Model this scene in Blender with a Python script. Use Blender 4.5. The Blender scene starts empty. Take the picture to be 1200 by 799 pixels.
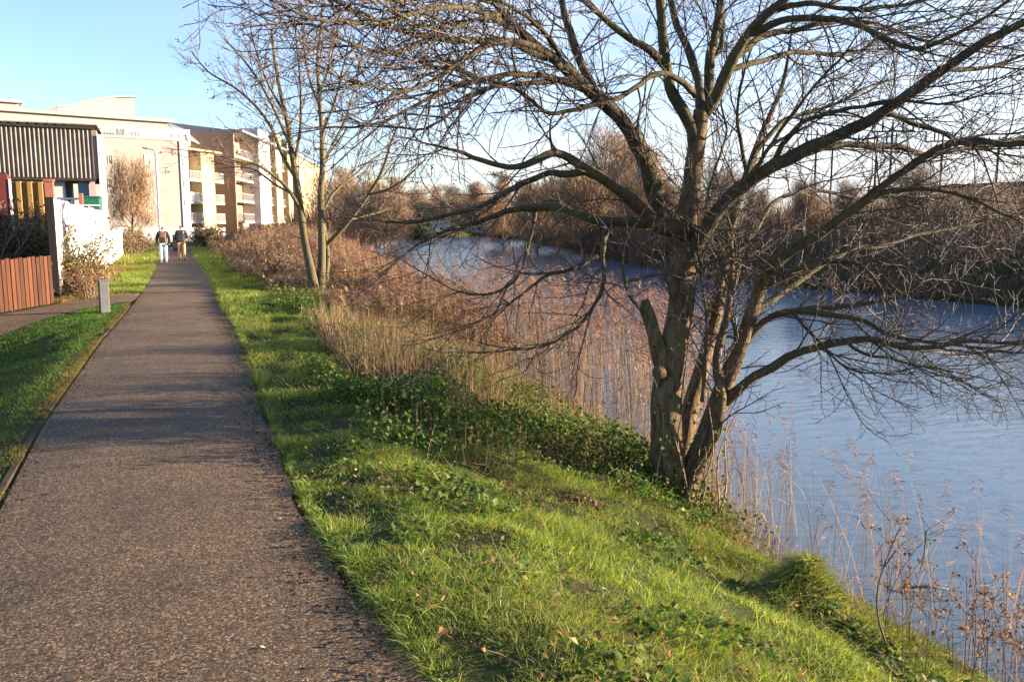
import bpy, bmesh, math, random
import numpy as np
from mathutils import Vector, Matrix

# ------------------------------------------------------------------ basics
rng = np.random.default_rng(7)
random.seed(7)
SC = bpy.context.scene
COL = SC.collection
Rd = math.radians
FPX = 969.0
PIT = math.atan(131.5 / FPX)
YAW = math.atan(395 * math.cos(PIT) / FPX)
FW = np.array([math.sin(YAW) * math.cos(PIT), math.cos(YAW) * math.cos(PIT), -math.sin(PIT)])
RT = np.array([math.cos(YAW), -math.sin(YAW), 0.0])
UP = np.cross(RT, FW)
CAM = np.array([0, 0, 1.6])
SUN_AZ, SUN_EL = 105.0, 9.6
WZ = -1.2                                    # water level


def ray(u, v):
    return FW + RT * (u - 600) / FPX - UP * (v - 399.5) / FPX


def P(u, v, t):                              # point at depth t (metres along the camera axis)
    return CAM + ray(u, v) * t


def onz(u, v, z):
    d = ray(u, v)
    return CAM + d * ((z - CAM[2]) / d[2])


def ss(x):
    x = np.clip(x, 0, 1)
    return x * x * (3 - 2 * x)


def hash2(ix, iy, seed):
    h = np.sin(ix * 127.1 + iy * 311.7 + seed * 74.7) * 43758.5453
    return h - np.floor(h)


def vnoise(x, y, scale=1.0, seed=0):         # value noise 0..1
    x = np.asarray(x, float) / scale
    y = np.asarray(y, float) / scale
    ix, iy = np.floor(x), np.floor(y)
    fx, fy = ss(x - ix), ss(y - iy)
    a, b = hash2(ix, iy, seed), hash2(ix + 1, iy, seed)
    c, d = hash2(ix, iy + 1, seed), hash2(ix + 1, iy + 1, seed)
    return (a * (1 - fx) + b * fx) * (1 - fy) + (c * (1 - fx) + d * fx) * fy


# ------------------------------------------------------------------ object helpers
def tag(o, label=None, cat=None, group=None, kind=None):
    if label: o['label'] = label
    if cat: o['category'] = cat
    if group: o['group'] = group
    if kind: o['kind'] = kind
    return o


def thing(name, label, cat, loc=(0, 0, 0), rz=0.0, group=None):
    o = bpy.data.objects.new(name, None)
    o.empty_display_size = 0.1
    COL.objects.link(o)
    o.location = loc
    o.rotation_euler = (0, 0, rz)
    return tag(o, label, cat, group)


def link(name, me, parent=None, mat=None):
    o = bpy.data.objects.new(name, me)
    COL.objects.link(o)
    if parent is not None: o.parent = parent
    if mat is not None and len(me.materials) == 0: me.materials.append(mat)
    return o


def mesh_np(name, verts, tris=None, quads=None, cols=None, smooth=False):
    me = bpy.data.meshes.new(name)
    nv = len(verts)
    tris = np.zeros((0, 3), np.int32) if tris is None else np.asarray(tris, np.int32)
    quads = np.zeros((0, 4), np.int32) if quads is None else np.asarray(quads, np.int32)
    me.vertices.add(nv)
    me.vertices.foreach_set('co', np.ascontiguousarray(verts, np.float32).ravel())
    nl = tris.size + quads.size
    me.loops.add(nl)
    me.loops.foreach_set('vertex_index', np.concatenate([tris.ravel(), quads.ravel()]).astype(np.int32))
    npoly = len(tris) + len(quads)
    me.polygons.add(npoly)
    starts = np.concatenate([np.arange(len(tris)) * 3, tris.size + np.arange(len(quads)) * 4]).astype(np.int32)
    me.polygons.foreach_set('loop_start', starts)
    me.update(calc_edges=True)
    if smooth:
        me.polygons.foreach_set('use_smooth', np.ones(npoly, bool))
    if cols is not None:
        a = me.color_attributes.new('Col', 'FLOAT_COLOR', 'POINT')
        c = np.ones((nv, 4), np.float32)
        c[:, :3] = cols
        a.data.foreach_set('color', c.ravel())
    me.update()
    return me


class MB:                                     # boxes, quads and prisms collected in one mesh
    def __init__(s): s.v, s.f = [], []

    def poly(s, pts):
        n = len(s.v); s.v += [tuple(p) for p in pts]; s.f.append(tuple(range(n, n + len(pts)))); return s

    def box(s, x0, x1, y0, y1, z0, z1):
        n = len(s.v)
        s.v += [(x0, y0, z0), (x1, y0, z0), (x1, y1, z0), (x0, y1, z0), (x0, y0, z1), (x1, y0, z1), (x1, y1, z1), (x0, y1, z1)]
        for f in ((0, 3, 2, 1), (4, 5, 6, 7), (0, 1, 5, 4), (1, 2, 6, 5), (2, 3, 7, 6), (3, 0, 4, 7)):
            s.f.append(tuple(n + k for k in f))
        return s

    def prism(s, base, top):                   # two rings of the same size
        n = len(s.v); k = len(base)
        s.v += [tuple(p) for p in base] + [tuple(p) for p in top]
        s.f.append(tuple(n + k - 1 - i for i in range(k)))
        s.f.append(tuple(n + k + i for i in range(k)))
        for i in range(k):
            j = (i + 1) % k
            s.f.append((n + i, n + j, n + k + j, n + k + i))
        return s

    def build(s, name, mat, parent=None, bevel=0.0):
        me = bpy.data.meshes.new(name)
        me.from_pydata(s.v, [], s.f)
        me.update()
        o = link(name, me, parent, mat)
        if bevel:
            m = o.modifiers.new('bevel', 'BEVEL'); m.width = bevel; m.segments = 2; m.limit_method = 'ANGLE'
        return o


class Tubes:                                  # many tapered tubes in one mesh, built in batches
    def __init__(s): s.items = []

    def add(s, pts, rad, sides=5, wob=0.0):
        pts = np.asarray(pts, float); rad = np.asarray(rad, float)
        if len(pts) >= 2: s.items.append((pts, rad, sides, wob))

    def mesh(s, name, col=None):
        groups = {}
        for it in s.items: groups.setdefault((len(it[0]), it[2]), []).append(it)
        V, Q, T, off = [], [], [], 0
        for (n, k), its in groups.items():
            Pn = np.stack([i[0] for i in its]); Rn = np.stack([i[1] for i in its])
            B = len(its)
            tan = np.gradient(Pn, axis=1)
            tan /= np.linalg.norm(tan, axis=2, keepdims=True) + 1e-9
            mean = tan.mean(1)
            ref = np.where((np.abs(mean[:, 2:3]) > 0.8), np.array([[1.0, 0.13, 0]]), np.array([[0.07, 0.11, 1.0]]))
            ref = np.repeat(ref[:, None, :], n, 1)
            a = np.cross(tan, ref); a /= np.linalg.norm(a, axis=2, keepdims=True) + 1e-9
            b = np.cross(tan, a)
            ang = np.arange(k) * 2 * math.pi / k
            ring = (a[:, :, None, :] * np.cos(ang)[None, None, :, None] + b[:, :, None, :] * np.sin(ang)[None, None, :, None])
            rr = Rn[:, :, None, None]
            if its[0][3] > 0:
                j = np.arange(n)[:, None] * 0.35
                w = sum(np.sin(ang[None, :] * m + j * q + m * 2.1) * amp for m, q, amp in ((2, .5, .5), (3, -.8, .5), (5, 1.7, .3), (7, 2.3, .22)))
                rr = rr * (1 + its[0][3] * w)[None, :, :, None]
            vv = Pn[:, :, None, :] + ring * rr
            V.append(vv.reshape(-1, 3))
            base = off + (np.arange(B) * n * k)[:, None, None] + (np.arange(n - 1) * k)[None, :, None]
            i0 = np.arange(k)[None, None, :]; i1 = (np.arange(k) + 1) % k; i1 = i1[None, None, :]
            q = np.stack([base + i0, base + i1, base + k + i1, base + k + i0], -1).reshape(-1, 4)
            Q.append(q)
            e = off + (np.arange(B) * n * k)[:, None] + (n - 1) * k
            for m in range(1, k - 1):
                T.append(np.stack([e[:, 0], e[:, 0] + m, e[:, 0] + m + 1], -1))
            off += B * n * k
        return mesh_np(name, np.concatenate(V), np.concatenate(T), np.concatenate(Q), smooth=True)


def strips(base, dirv, length, width, bend, nseg=2, side=None, tip=0.05, rg=rng):
    """N tapered strips (blades, stems, leaves). returns verts, tris, quads, id per vert"""
    N = len(base)
    base = np.asarray(base, float); dirv = np.asarray(dirv, float)
    length = np.broadcast_to(length, N); width = np.broadcast_to(width, N)
    dirv = dirv / (np.linalg.norm(dirv, axis=1, keepdims=True) + 1e-9)
    if side is None:
        a = rg.uniform(0, 2 * math.pi, N)
        side = np.stack([np.cos(a), np.sin(a), np.zeros(N)], 1)
    pts = []
    for k in range(nseg + 1):
        f = k / nseg
        pts.append(base + dirv * (length * f)[:, None] + bend * (length * f * f)[:, None])
    V = []
    for k in range(nseg + 1):
        f = k / nseg
        w = width * 0.5 * (1 - f ** 1.5 * (1 - tip))
        if k == nseg:
            V.append(pts[k][:, None, :])
        else:
            V.append(np.stack([pts[k] - side * w[:, None], pts[k] + side * w[:, None]], 1))
    V = np.concatenate(V, 1)                   # N, 2*nseg+1, 3
    m = 2 * nseg + 1
    o = (np.arange(N) * m)[:, None]
    quads = np.concatenate([o + np.array([[2 * k, 2 * k + 1, 2 * k + 3, 2 * k + 2]]) for k in range(nseg - 1)], 0) if nseg > 1 else None
    tris = o + np.array([[2 * nseg - 2, 2 * nseg - 1, 2 * nseg]])
    return V.reshape(-1, 3), tris, quads, np.repeat(np.arange(N), m)


def leaves(pos, nrm, size, rg=rng, asp=0.6):
    """N folded pointed leaves: 5 verts, 4 tris"""
    N = len(pos)
    nrm = nrm / (np.linalg.norm(nrm, axis=1, keepdims=True) + 1e-9)
    r = rg.normal(size=(N, 3))
    t = np.cross(nrm, r); t /= np.linalg.norm(t, axis=1, keepdims=True) + 1e-9
    b = np.cross(nrm, t)
    s = np.broadcast_to(size, N)[:, None]
    w = s * asp * 0.5
    V = np.stack([pos, pos + t * s * .45 + b * w + nrm * s * .12, pos + t * s - nrm * s * .1, pos + t * s * .45 - b * w + nrm * s * .12, pos + t * s * .5], 1)
    o = (np.arange(N) * 5)[:, None]
    tris = np.concatenate([o + np.array([[0, 4, 1]]), o + np.array([[1, 4, 2]]), o + np.array([[2, 4, 3]]), o + np.array([[3, 4, 0]])], 0)
    return V.reshape(-1, 3), tris, None, np.repeat(np.arange(N), 5)


class Soup:                                    # merges strips / leaves with per-piece colours
    def __init__(s): s.V, s.T, s.Q, s.C, s.n = [], [], [], [], 0

    def add(s, pack, cols):
        V, T, Q, ids = pack
        if len(V) == 0: return
        s.V.append(V); s.C.append(np.asarray(cols)[ids])
        if T is not None: s.T.append(T + s.n)
        if Q is not None: s.Q.append(Q + s.n)
        s.n += len(V)

    def build(s, name, mat, parent=None):
        T = np.concatenate(s.T) if s.T else None
        Q = np.concatenate(s.Q) if s.Q else None
        me = mesh_np(name, np.concatenate(s.V), T, Q, np.concatenate(s.C))
        return link(name, me, parent, mat)


def mixcol(palette, n, jitter=0.15, wts=None, rg=rng):
    pal = np.array(palette)
    i = rg.choice(len(pal), n, p=wts)
    return np.clip(pal[i] * (1 + rg.normal(0, jitter, (n, 1))) * (1 + rg.normal(0, jitter * .3, (n, 3))), 0.003, 0.9)


# ------------------------------------------------------------------ materials
def newmat(name):
    m = bpy.data.materials.new(name); m.use_nodes = True
    nt = m.node_tree
    return m, nt, nt.nodes['Principled BSDF'], nt.nodes['Material Output']


def N(nt, typ, **kw):
    n = nt.nodes.new(typ)
    for k, v in kw.items():
        if k in n.inputs: n.inputs[k].default_value = v
        else: setattr(n, k, v)
    return n


def ramp(nt, fac, stops):
    r = nt.nodes.new('ShaderNodeValToRGB')
    el = r.color_ramp.elements
    while len(el) < len(stops): el.new(0.5)
    for e, (p, c) in zip(el, stops):
        e.position = p; e.color = (c[0], c[1], c[2], 1)
    nt.links.new(fac, r.inputs[0])
    return r


def m_plain(name, col, rough=0.6, noise=0.15, scale=6.0, metal=0.0, spec=0.4, bump=0.0, detail=5):
    m, nt, p, out = newmat(name)
    tc = N(nt, 'ShaderNodeTexCoord')
    n = N(nt, 'ShaderNodeTexNoise', Scale=scale, Detail=detail, Roughness=0.6)
    nt.links.new(tc.outputs['Object'], n.inputs['Vector'])
    c = np.array(col)
    r = ramp(nt, n.outputs['Fac'], [(0.3, np.clip(c * (1 - noise), 0, 1)), (0.7, np.clip(c * (1 + noise), 0, 1))])
    nt.links.new(r.outputs[0], p.inputs['Base Color'])
    p.inputs['Roughness'].default_value = rough
    p.inputs['Metallic'].default_value = metal
    p.inputs['Specular IOR Level'].default_value = spec
    if bump:
        b = N(nt, 'ShaderNodeBump', Strength=bump, Distance=0.02)
        nt.links.new(n.outputs['Fac'], b.inputs['Height']); nt.links.new(b.outputs[0], p.inputs['Normal'])
    return m


def m_veg(name, trans=0.35, rough=0.55, spec=0.25, tint=(1.15, 1.2, 0.7)):
    """leafy material coloured by the per-blade colour, with light passing through"""
    m, nt, p, out = newmat(name)
    a = N(nt, 'ShaderNodeAttribute', attribute_name='Col')
    nt.links.new(a.outputs['Color'], p.inputs['Base Color'])
    p.inputs['Roughness'].default_value = rough
    p.inputs['Specular IOR Level'].default_value = spec
    if trans > 0:
        t = N(nt, 'ShaderNodeBsdfTranslucent')
        mu = N(nt, 'ShaderNodeMix', data_type='RGBA', blend_type='MULTIPLY')
        mu.inputs[0].default_value = 1.0
        nt.links.new(a.outputs['Color'], mu.inputs[6]); mu.inputs[7].default_value = (*tint, 1)
        nt.links.new(mu.outputs[2], t.inputs['Color'])
        mx = N(nt, 'ShaderNodeMixShader', Fac=trans)
        nt.links.new(p.outputs[0], mx.inputs[1]); nt.links.new(t.outputs[0], mx.inputs[2])
        nt.links.new(mx.outputs[0], out.inputs['Surface'])
    return m


def m_bark(name, dark, light, moss, scale=8.0, mossamt=0.55, bump=0.6):
    m, nt, p, out = newmat(name)
    tc = N(nt, 'ShaderNodeTexCoord')
    mp = N(nt, 'ShaderNodeMapping'); mp.inputs['Scale'].default_value = (1, 1, 0.3)
    nt.links.new(tc.outputs['Object'], mp.inputs['Vector'])
    n1 = N(nt, 'ShaderNodeTexNoise', Scale=scale * 3, Detail=8, Roughness=0.7)
    nt.links.new(mp.outputs[0], n1.inputs['Vector'])
    n2 = N(nt, 'ShaderNodeTexNoise', Scale=scale * 0.35, Detail=5, Roughness=0.6)
    nt.links.new(tc.outputs['Object'], n2.inputs['Vector'])
    r1 = ramp(nt, n1.outputs['Fac'], [(0.35, dark), (0.68, light)])
    r2 = ramp(nt, n2.outputs['Fac'], [(mossamt - 0.1, (0, 0, 0)), (mossamt + 0.12, (1, 1, 1))])
    mx = N(nt, 'ShaderNodeMix', data_type='RGBA')
    nt.links.new(r2.outputs[0], mx.inputs[0]); nt.links.new(r1.outputs[0], mx.inputs[6]); mx.inputs[7].default_value = (*moss, 1)
    nt.links.new(mx.outputs[2], p.inputs['Base Color'])
    p.inputs['Roughness'].default_value = 0.85
    p.inputs['Specular IOR Level'].default_value = 0.2
    b = N(nt, 'ShaderNodeBump', Strength=bump, Distance=0.03)
    nt.links.new(n1.outputs['Fac'], b.inputs['Height']); nt.links.new(b.outputs[0], p.inputs['Normal'])
    return m


def m_brick(name, c1, c2, mortar, scale=1.0, rough=0.85):
    m, nt, p, out = newmat(name)
    tc = N(nt, 'ShaderNodeTexCoord')
    # local x along the wall and z up -> brick plane
    sep = N(nt, 'ShaderNodeSeparateXYZ'); nt.links.new(tc.outputs['Object'], sep.inputs[0])
    ad = N(nt, 'ShaderNodeMath', operation='ADD'); nt.links.new(sep.outputs[0], ad.inputs[0]); nt.links.new(sep.outputs[1], ad.inputs[1])
    cb = N(nt, 'ShaderNodeCombineXYZ'); nt.links.new(ad.outputs[0], cb.inputs[0]); nt.links.new(sep.outputs[2], cb.inputs[1])
    b = N(nt, 'ShaderNodeTexBrick', Scale=scale)
    b.inputs['Color1'].default_value = (*c1, 1); b.inputs['Color2'].default_value = (*c2, 1); b.inputs['Mortar'].default_value = (*mortar, 1)
    b.inputs['Brick Width'].default_value = 0.23; b.inputs['Row Height'].default_value = 0.075; b.inputs['Mortar Size'].default_value = 0.008
    nt.links.new(cb.outputs[0], b.inputs['Vector'])
    n = N(nt, 'ShaderNodeTexNoise', Scale=0.7, Detail=5); nt.links.new(tc.outputs['Object'], n.inputs['Vector'])
    r = ramp(nt, n.outputs['Fac'], [(0.3, (0.85, 0.85, 0.85)), (0.7, (1.08, 1.06, 1.04))])
    mu = N(nt, 'ShaderNodeMix', data_type='RGBA', blend_type='MULTIPLY'); mu.inputs[0].default_value = 1
    nt.links.new(b.outputs['Color'], mu.inputs[6]); nt.links.new(r.outputs[0], mu.inputs[7])
    nt.links.new(mu.outputs[2], p.inputs['Base Color']); p.inputs['Roughness'].default_value = rough
    return m


def m_boards(name, c1, c2, period, rough=0.8):
    """upright boards: a colour per board, grain along z, greenish foot"""
    m, nt, p, out = newmat(name)
    tc = N(nt, 'ShaderNodeTexCoord')
    sep = N(nt, 'ShaderNodeSeparateXYZ'); nt.links.new(tc.outputs['Object'], sep.inputs[0])
    dv = N(nt, 'ShaderNodeMath', operation='DIVIDE'); dv.inputs[1].default_value = period; nt.links.new(sep.outputs[0], dv.inputs[0])
    fl = N(nt, 'ShaderNodeMath', operation='FLOOR'); nt.links.new(dv.outputs[0], fl.inputs[0])
    wn = N(nt, 'ShaderNodeTexWhiteNoise', noise_dimensions='1D'); nt.links.new(fl.outputs[0], wn.inputs['W'])
    mp = N(nt, 'ShaderNodeMapping'); mp.inputs['Scale'].default_value = (30, 30, 1.2); nt.links.new(tc.outputs['Object'], mp.inputs[0])
    n = N(nt, 'ShaderNodeTexNoise', Scale=1.5, Detail=6); nt.links.new(mp.outputs[0], n.inputs['Vector'])
    ad = N(nt, 'ShaderNodeMath', operation='MULTIPLY_ADD'); ad.inputs[1].default_value = 0.5
    nt.links.new(wn.outputs['Value'], ad.inputs[0]); nt.links.new(n.outputs['Fac'], ad.inputs[2])
    r = ramp(nt, ad.outputs[0], [(0.35, c1), (0.95, c2)])
    nt.links.new(r.outputs[0], p.inputs['Base Color']); p.inputs['Roughness'].default_value = rough
    p.inputs['Specular IOR Level'].default_value = 0.2
    return m


M = {}
M['bark'] = m_bark('bark_grey_brown', (0.046, 0.029, 0.016), (0.24, 0.16, 0.08), (0.15, 0.125, 0.045), 7, 0.60, 1.0)
M['limb'] = m_bark('bark_mossy_limb', (0.036, 0.027, 0.017), (0.12, 0.088, 0.052), (0.10, 0.088, 0.03), 9, 0.54, 0.6)
M['twig'] = m_plain('twig_bark', (0.075, 0.051, 0.038), 0.7, 0.35, 3)
M['bark_pale'] = m_bark('bark_pale_olive', (0.055, 0.043, 0.027), (0.17, 0.13, 0.08), (0.125, 0.105, 0.042), 6, 0.5, 0.4)
M['twig_pale'] = m_plain('twig_bark_reddish', (0.13, 0.085, 0.062), 0.7, 0.3, 2)
M['twig_far'] = m_plain('far_twig_bark', (0.36, 0.24, 0.145), 0.9, 0.3, 0.4, spec=0.1)
M['twig_dark'] = m_plain('far_dark_twig', (0.24, 0.165, 0.10), 0.9, 0.3, 0.4, spec=0.1)
M['grass'] = m_veg('grass_blades', 0.5, 0.5, 0.3, (1.35, 1.25, 0.55))
M['leaf'] = m_veg('leafy_growth', 0.35, 0.62, 0.15)
M['dry'] = m_veg('dry_stalks', 0.38, 0.75, 0.15, (1.1, 1.0, 0.85))
M['white_paint'] = m_plain('white_paint', (0.66, 0.64, 0.60), 0.6, 0.06, 1.2)
M['render_white'] = m_plain('white_render', (0.50, 0.48, 0.46), 0.85, 0.04, 0.6)
M['cream'] = m_plain('cream_render', (0.44, 0.34, 0.185), 0.85, 0.05, 0.6)
M['clad'] = m_plain('pale_cladding', (0.33, 0.305, 0.295), 0.6, 0.06, 0.5)
M['pink_brick'] = m_brick('pinkish_brick', (0.36, 0.275, 0.24), (0.43, 0.335, 0.295), (0.41, 0.35, 0.315))
M['brown_brick'] = m_brick('brown_brick', (0.30, 0.18, 0.105), (0.37, 0.235, 0.145), (0.34, 0.27, 0.19))
M['red_brick'] = m_brick('red_brick', (0.30, 0.07, 0.045), (0.40, 0.11, 0.07), (0.30, 0.2, 0.15))
M['glass'] = m_plain('window_glass', (0.05, 0.07, 0.09), 0.08, 0.1, 0.5, spec=0.6)
M['blind'] = m_plain('window_blind', (0.45, 0.47, 0.46), 0.35, 0.1, 0.5)
M['frame_white'] = m_plain('white_frames', (0.75, 0.74, 0.72), 0.5, 0.03)
M['steel'] = m_plain('grey_galvanised_steel', (0.115, 0.115, 0.12), 0.6, 0.15, 3, 0.2)
M['rail'] = m_plain('grey_rail_paint', (0.55, 0.54, 0.53), 0.5, 0.05)
M['roof'] = m_plain('dark_roof_sheet', (0.22, 0.235, 0.27), 0.5, 0.1, 0.6)
M['roof_edge'] = m_plain('pale_roof_trim', (0.34, 0.305, 0.28), 0.6, 0.05)
M['corr'] = m_plain('weathered_corrugated_sheet', (0.24, 0.20, 0.165), 0.75, 0.3, 1.1)
M['dark'] = m_plain('dark_void', (0.02, 0.018, 0.016), 0.9, 0.2)
M['blue_grey'] = m_plain('blue_grey_paint', (0.16, 0.20, 0.25), 0.6, 0.1)
M['yellow'] = m_plain('yellow_painted_boards', (0.27, 0.15, 0.04), 0.7, 0.12)
M['green_paint'] = m_plain('green_paint', (0.02, 0.12, 0.08), 0.5, 0.1)
M['red_paint'] = m_plain('dull_red_paint', (0.13, 0.024, 0.018), 0.6, 0.15)
M['fence_wood'] = m_boards('orange_brown_fence_boards', (0.026, 0.011, 0.007), (0.105, 0.038, 0.018), 0.145)
M['pale_wood'] = m_plain('pale_timber', (0.50, 0.38, 0.24), 0.8, 0.15, 3)
M['post_wood'] = m_plain('dark_wet_timber', (0.03, 0.021, 0.016), 0.85, 0.3, 5)
M['edge_wood'] = m_plain('worn_timber_edging', (0.06, 0.046, 0.03), 0.95, 0.4, 4, spec=.1)
M['skin'] = m_plain('skin', (0.5, 0.3, 0.22), 0.6, 0.05)
M['hair'] = m_plain('dark_hair', (0.02, 0.015, 0.012), 0.6, 0.2)
M['black_cloth'] = m_plain('black_cloth', (0.022, 0.02, 0.02), 0.85, 0.2, 8)
M['navy_cloth'] = m_plain('navy_cloth', (0.025, 0.028, 0.045), 0.8, 0.2, 8)
M['brown_cloth'] = m_plain('brown_canvas', (0.17, 0.09, 0.055), 0.85, 0.15, 8)
M['jeans'] = m_plain('pale_blue_denim', (0.42, 0.55, 0.66), 0.85, 0.15, 8)
M['tan_cloth'] = m_plain('tan_cotton', (0.42, 0.26, 0.13), 0.85, 0.1, 8)
M['shoe_white'] = m_plain('white_shoes', (0.7, 0.68, 0.66), 0.6, 0.05)
M['shoe_dark'] = m_plain('dark_shoes', (0.03, 0.02, 0.018), 0.6, 0.1)
M['soil'] = m_plain('dark_soil', (0.045, 0.03, 0.02), 0.95, 0.4, 9, bump=0.6)
M['paper'] = m_plain('pale_dry_leaf', (0.6, 0.56, 0.5), 0.8, 0.1)

# ground: dark earthy green close to the bank, paler dead grass further out
m, nt, p, out = newmat('ground_earth_and_turf')
tc = N(nt, 'ShaderNodeTexCoord')
n1 = N(nt, 'ShaderNodeTexNoise', Scale=1.3, Detail=8, Roughness=0.65); nt.links.new(tc.outputs['Object'], n1.inputs['Vector'])
n2 = N(nt, 'ShaderNodeTexNoise', Scale=40, Detail=4, Roughness=0.7); nt.links.new(tc.outputs['Object'], n2.inputs['Vector'])
r1 = ramp(nt, n1.outputs['Fac'], [(0.35, (0.035, 0.028, 0.016)), (0.55, (0.045, 0.055, 0.016)), (0.72, (0.075, 0.075, 0.03))])
r2 = ramp(nt, n2.outputs['Fac'], [(0.3, (0.6, 0.6, 0.6)), (0.7, (1.3, 1.3, 1.3))])
mu = N(nt, 'ShaderNodeMix', data_type='RGBA', blend_type='MULTIPLY'); mu.inputs[0].default_value = 1
nt.links.new(r1.outputs[0], mu.inputs[6]); nt.links.new(r2.outputs[0], mu.inputs[7])
nt.links.new(mu.outputs[2], p.inputs['Base Color']); p.inputs['Roughness'].default_value = 0.95; p.inputs['Specular IOR Level'].default_value = 0.1
b = N(nt, 'ShaderNodeBump', Strength=0.7, Distance=0.03); nt.links.new(n2.outputs['Fac'], b.inputs['Height']); nt.links.new(b.outputs[0], p.inputs['Normal'])
M['ground'] = m

# path: bound brown gravel, stones of several colours in a dark binder
m, nt, p, out = newmat('bound_gravel')
tc = N(nt, 'ShaderNodeTexCoord')
v = N(nt, 'ShaderNodeTexVoronoi', Scale=120, Randomness=1.0); nt.links.new(tc.outputs['Object'], v.inputs['Vector'])
v2 = N(nt, 'ShaderNodeTexVoronoi', Scale=120, Randomness=1.0, feature='DISTANCE_TO_EDGE'); nt.links.new(tc.outputs['Object'], v2.inputs['Vector'])
wn = N(nt, 'ShaderNodeSeparateColor'); nt.links.new(v.outputs['Color'], wn.inputs[0])
rs = ramp(nt, wn.outputs[0], [(0.0, (0.030, 0.019, 0.011)), (0.3, (0.096, 0.060, 0.032)), (0.6, (0.172, 0.109, 0.060)), (0.88, (0.27, 0.178, 0.10)), (1.0, (0.45, 0.34, 0.21))])
re = ramp(nt, v2.outputs['Distance'], [(0.0, (0.25, 0.25, 0.25)), (0.12, (1, 1, 1))])
n1 = N(nt, 'ShaderNodeTexNoise', Scale=1.1, Detail=7, Roughness=0.65); nt.links.new(tc.outputs['Object'], n1.inputs['Vector'])
rn = ramp(nt, n1.outputs['Fac'], [(0.28, (0.62, 0.60, 0.60)), (0.5, (0.95, 0.93, 0.91)), (0.72, (1.25, 1.18, 1.1))])
mu = N(nt, 'ShaderNodeMix', data_type='RGBA', blend_type='MULTIPLY'); mu.inputs[0].default_value = 1
nt.links.new(rs.outputs[0], mu.inputs[6]); nt.links.new(re.outputs[0], mu.inputs[7])
mu2 = N(nt, 'ShaderNodeMix', data_type='RGBA', blend_type='MULTIPLY'); mu2.inputs[0].default_value = 1
nt.links.new(mu.outputs[2], mu2.inputs[6]); nt.links.new(rn.outputs[0], mu2.inputs[7])
nt.links.new(mu2.outputs[2], p.inputs['Base Color']); p.inputs['Roughness'].default_value = 0.75; p.inputs['Specular IOR Level'].default_value = 0.3
ad = N(nt, 'ShaderNodeMath', operation='MULTIPLY_ADD'); ad.inputs[1].default_value = 0.7
nt.links.new(wn.outputs[1], ad.inputs[0]); nt.links.new(re.outputs[0], ad.inputs[2])
b = N(nt, 'ShaderNodeBump', Strength=.75, Distance=0.008); nt.links.new(ad.outputs[0], b.inputs['Height']); nt.links.new(b.outputs[0], p.inputs['Normal'])
M['path'] = m

# water: dark river with two scales of wind ripple
m, nt, p, out = newmat('river_water')
p.inputs['Base Color'].default_value = (0.115, 0.16, 0.205, 1)
p.inputs['Roughness'].default_value = 0.14
p.inputs['IOR'].default_value = 1.33
p.inputs['Specular IOR Level'].default_value = 0.5
tc = N(nt, 'ShaderNodeTexCoord')
mp = N(nt, 'ShaderNodeMapping'); mp.inputs['Rotation'].default_value = (0, 0, Rd(-15)); mp.inputs['Scale'].default_value = (0.55, 1.6, 1)
nt.links.new(tc.outputs['Object'], mp.inputs[0])
n1 = N(nt, 'ShaderNodeTexNoise', Scale=3.6, Detail=4, Roughness=0.55, Distortion=0.6); nt.links.new(mp.outputs[0], n1.inputs['Vector'])
n2 = N(nt, 'ShaderNodeTexNoise', Scale=0.16, Detail=3); nt.links.new(tc.outputs['Object'], n2.inputs['Vector'])
mm = N(nt, 'ShaderNodeMath', operation='MULTIPLY'); nt.links.new(n1.outputs['Fac'], mm.inputs[0])
rr = ramp(nt, n2.outputs['Fac'], [(0.35, (0.35,) * 3), (0.7, (1,) * 3)]); nt.links.new(rr.outputs[0], mm.inputs[1])
b = N(nt, 'ShaderNodeBump', Strength=0.6, Distance=0.045); nt.links.new(mm.outputs[0], b.inputs['Height']); nt.links.new(b.outputs[0], p.inputs['Normal'])
M['water'] = m

# ------------------------------------------------------------------ terrain
YS = np.array([-60, 0, 3.4, 4.7, 6.5, 10, 15, 23, 37, 64, 100, 182, 260, 288, 4000])
XS = np.array([3.6, 4.15, 4.45, 4.65, 4.95, 5.25, 5.5, 6.2, 8.2, 12.6, 20.5, 40, 84, 102, 2600])
YR = np.array([-60, 20, 25, 32, 41, 65, 113, 213, 288, 4000])
XR = np.array([30, 28.2, 27.6, 27.4, 28.0, 36.3, 54, 88, 106, 2605])


def S(y):
    y = np.asarray(y, float); w = np.clip(np.abs(y) * 0.08, .5, 8)
    return sum(np.interp(y + k * w, YS, XS) for k in (-1, -.5, 0, .5, 1)) / 5


def Rb(y):
    y = np.asarray(y, float); w = np.clip(np.abs(y) * 0.08, .5, 8)
    return sum(np.interp(y + k * w, YR, XR) for k in (-1, -.5, 0, .5, 1)) / 5


PLy = np.array([-6, 0, 2.5, 5.3, 7.5, 9.5, 13, 17.7, 22, 27.5, 36, 53, 66, 76, 90])
PLx = np.array([-1.0, -1.0, -1.0, -1.01, -1.08, -1.07, -1.05, -0.93, -0.86, -0.81, -0.8, -0.92, -.95, -0.7, -.3])
PRy = np.array([-6, 0, 2.67, 3.5, 4.65, 6.85, 10.7, 15.4, 21.5, 29, 45, 66, 76, 90])
PRx = np.array([1.0, .9, 0.75, 0.68, 0.60, 0.63, 0.76, 0.83, 0.89, 0.97, 1.01, 1.05, 1.3, 2.2])


def pL(y): return np.interp(y, PLy, PLx)
def pR(y): return np.interp(y, PRy, PRx)


MOUND = onz(945, 712, -0.72)
SOILS = [(onz(758, 662, -0.6), 0.20), (onz(975, 745, -0.8), 0.26), (onz(600, 598, -0.35), 0.24), (onz(690, 622, -.5), .14), (onz(830, 690, -.7), .13)]


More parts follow.
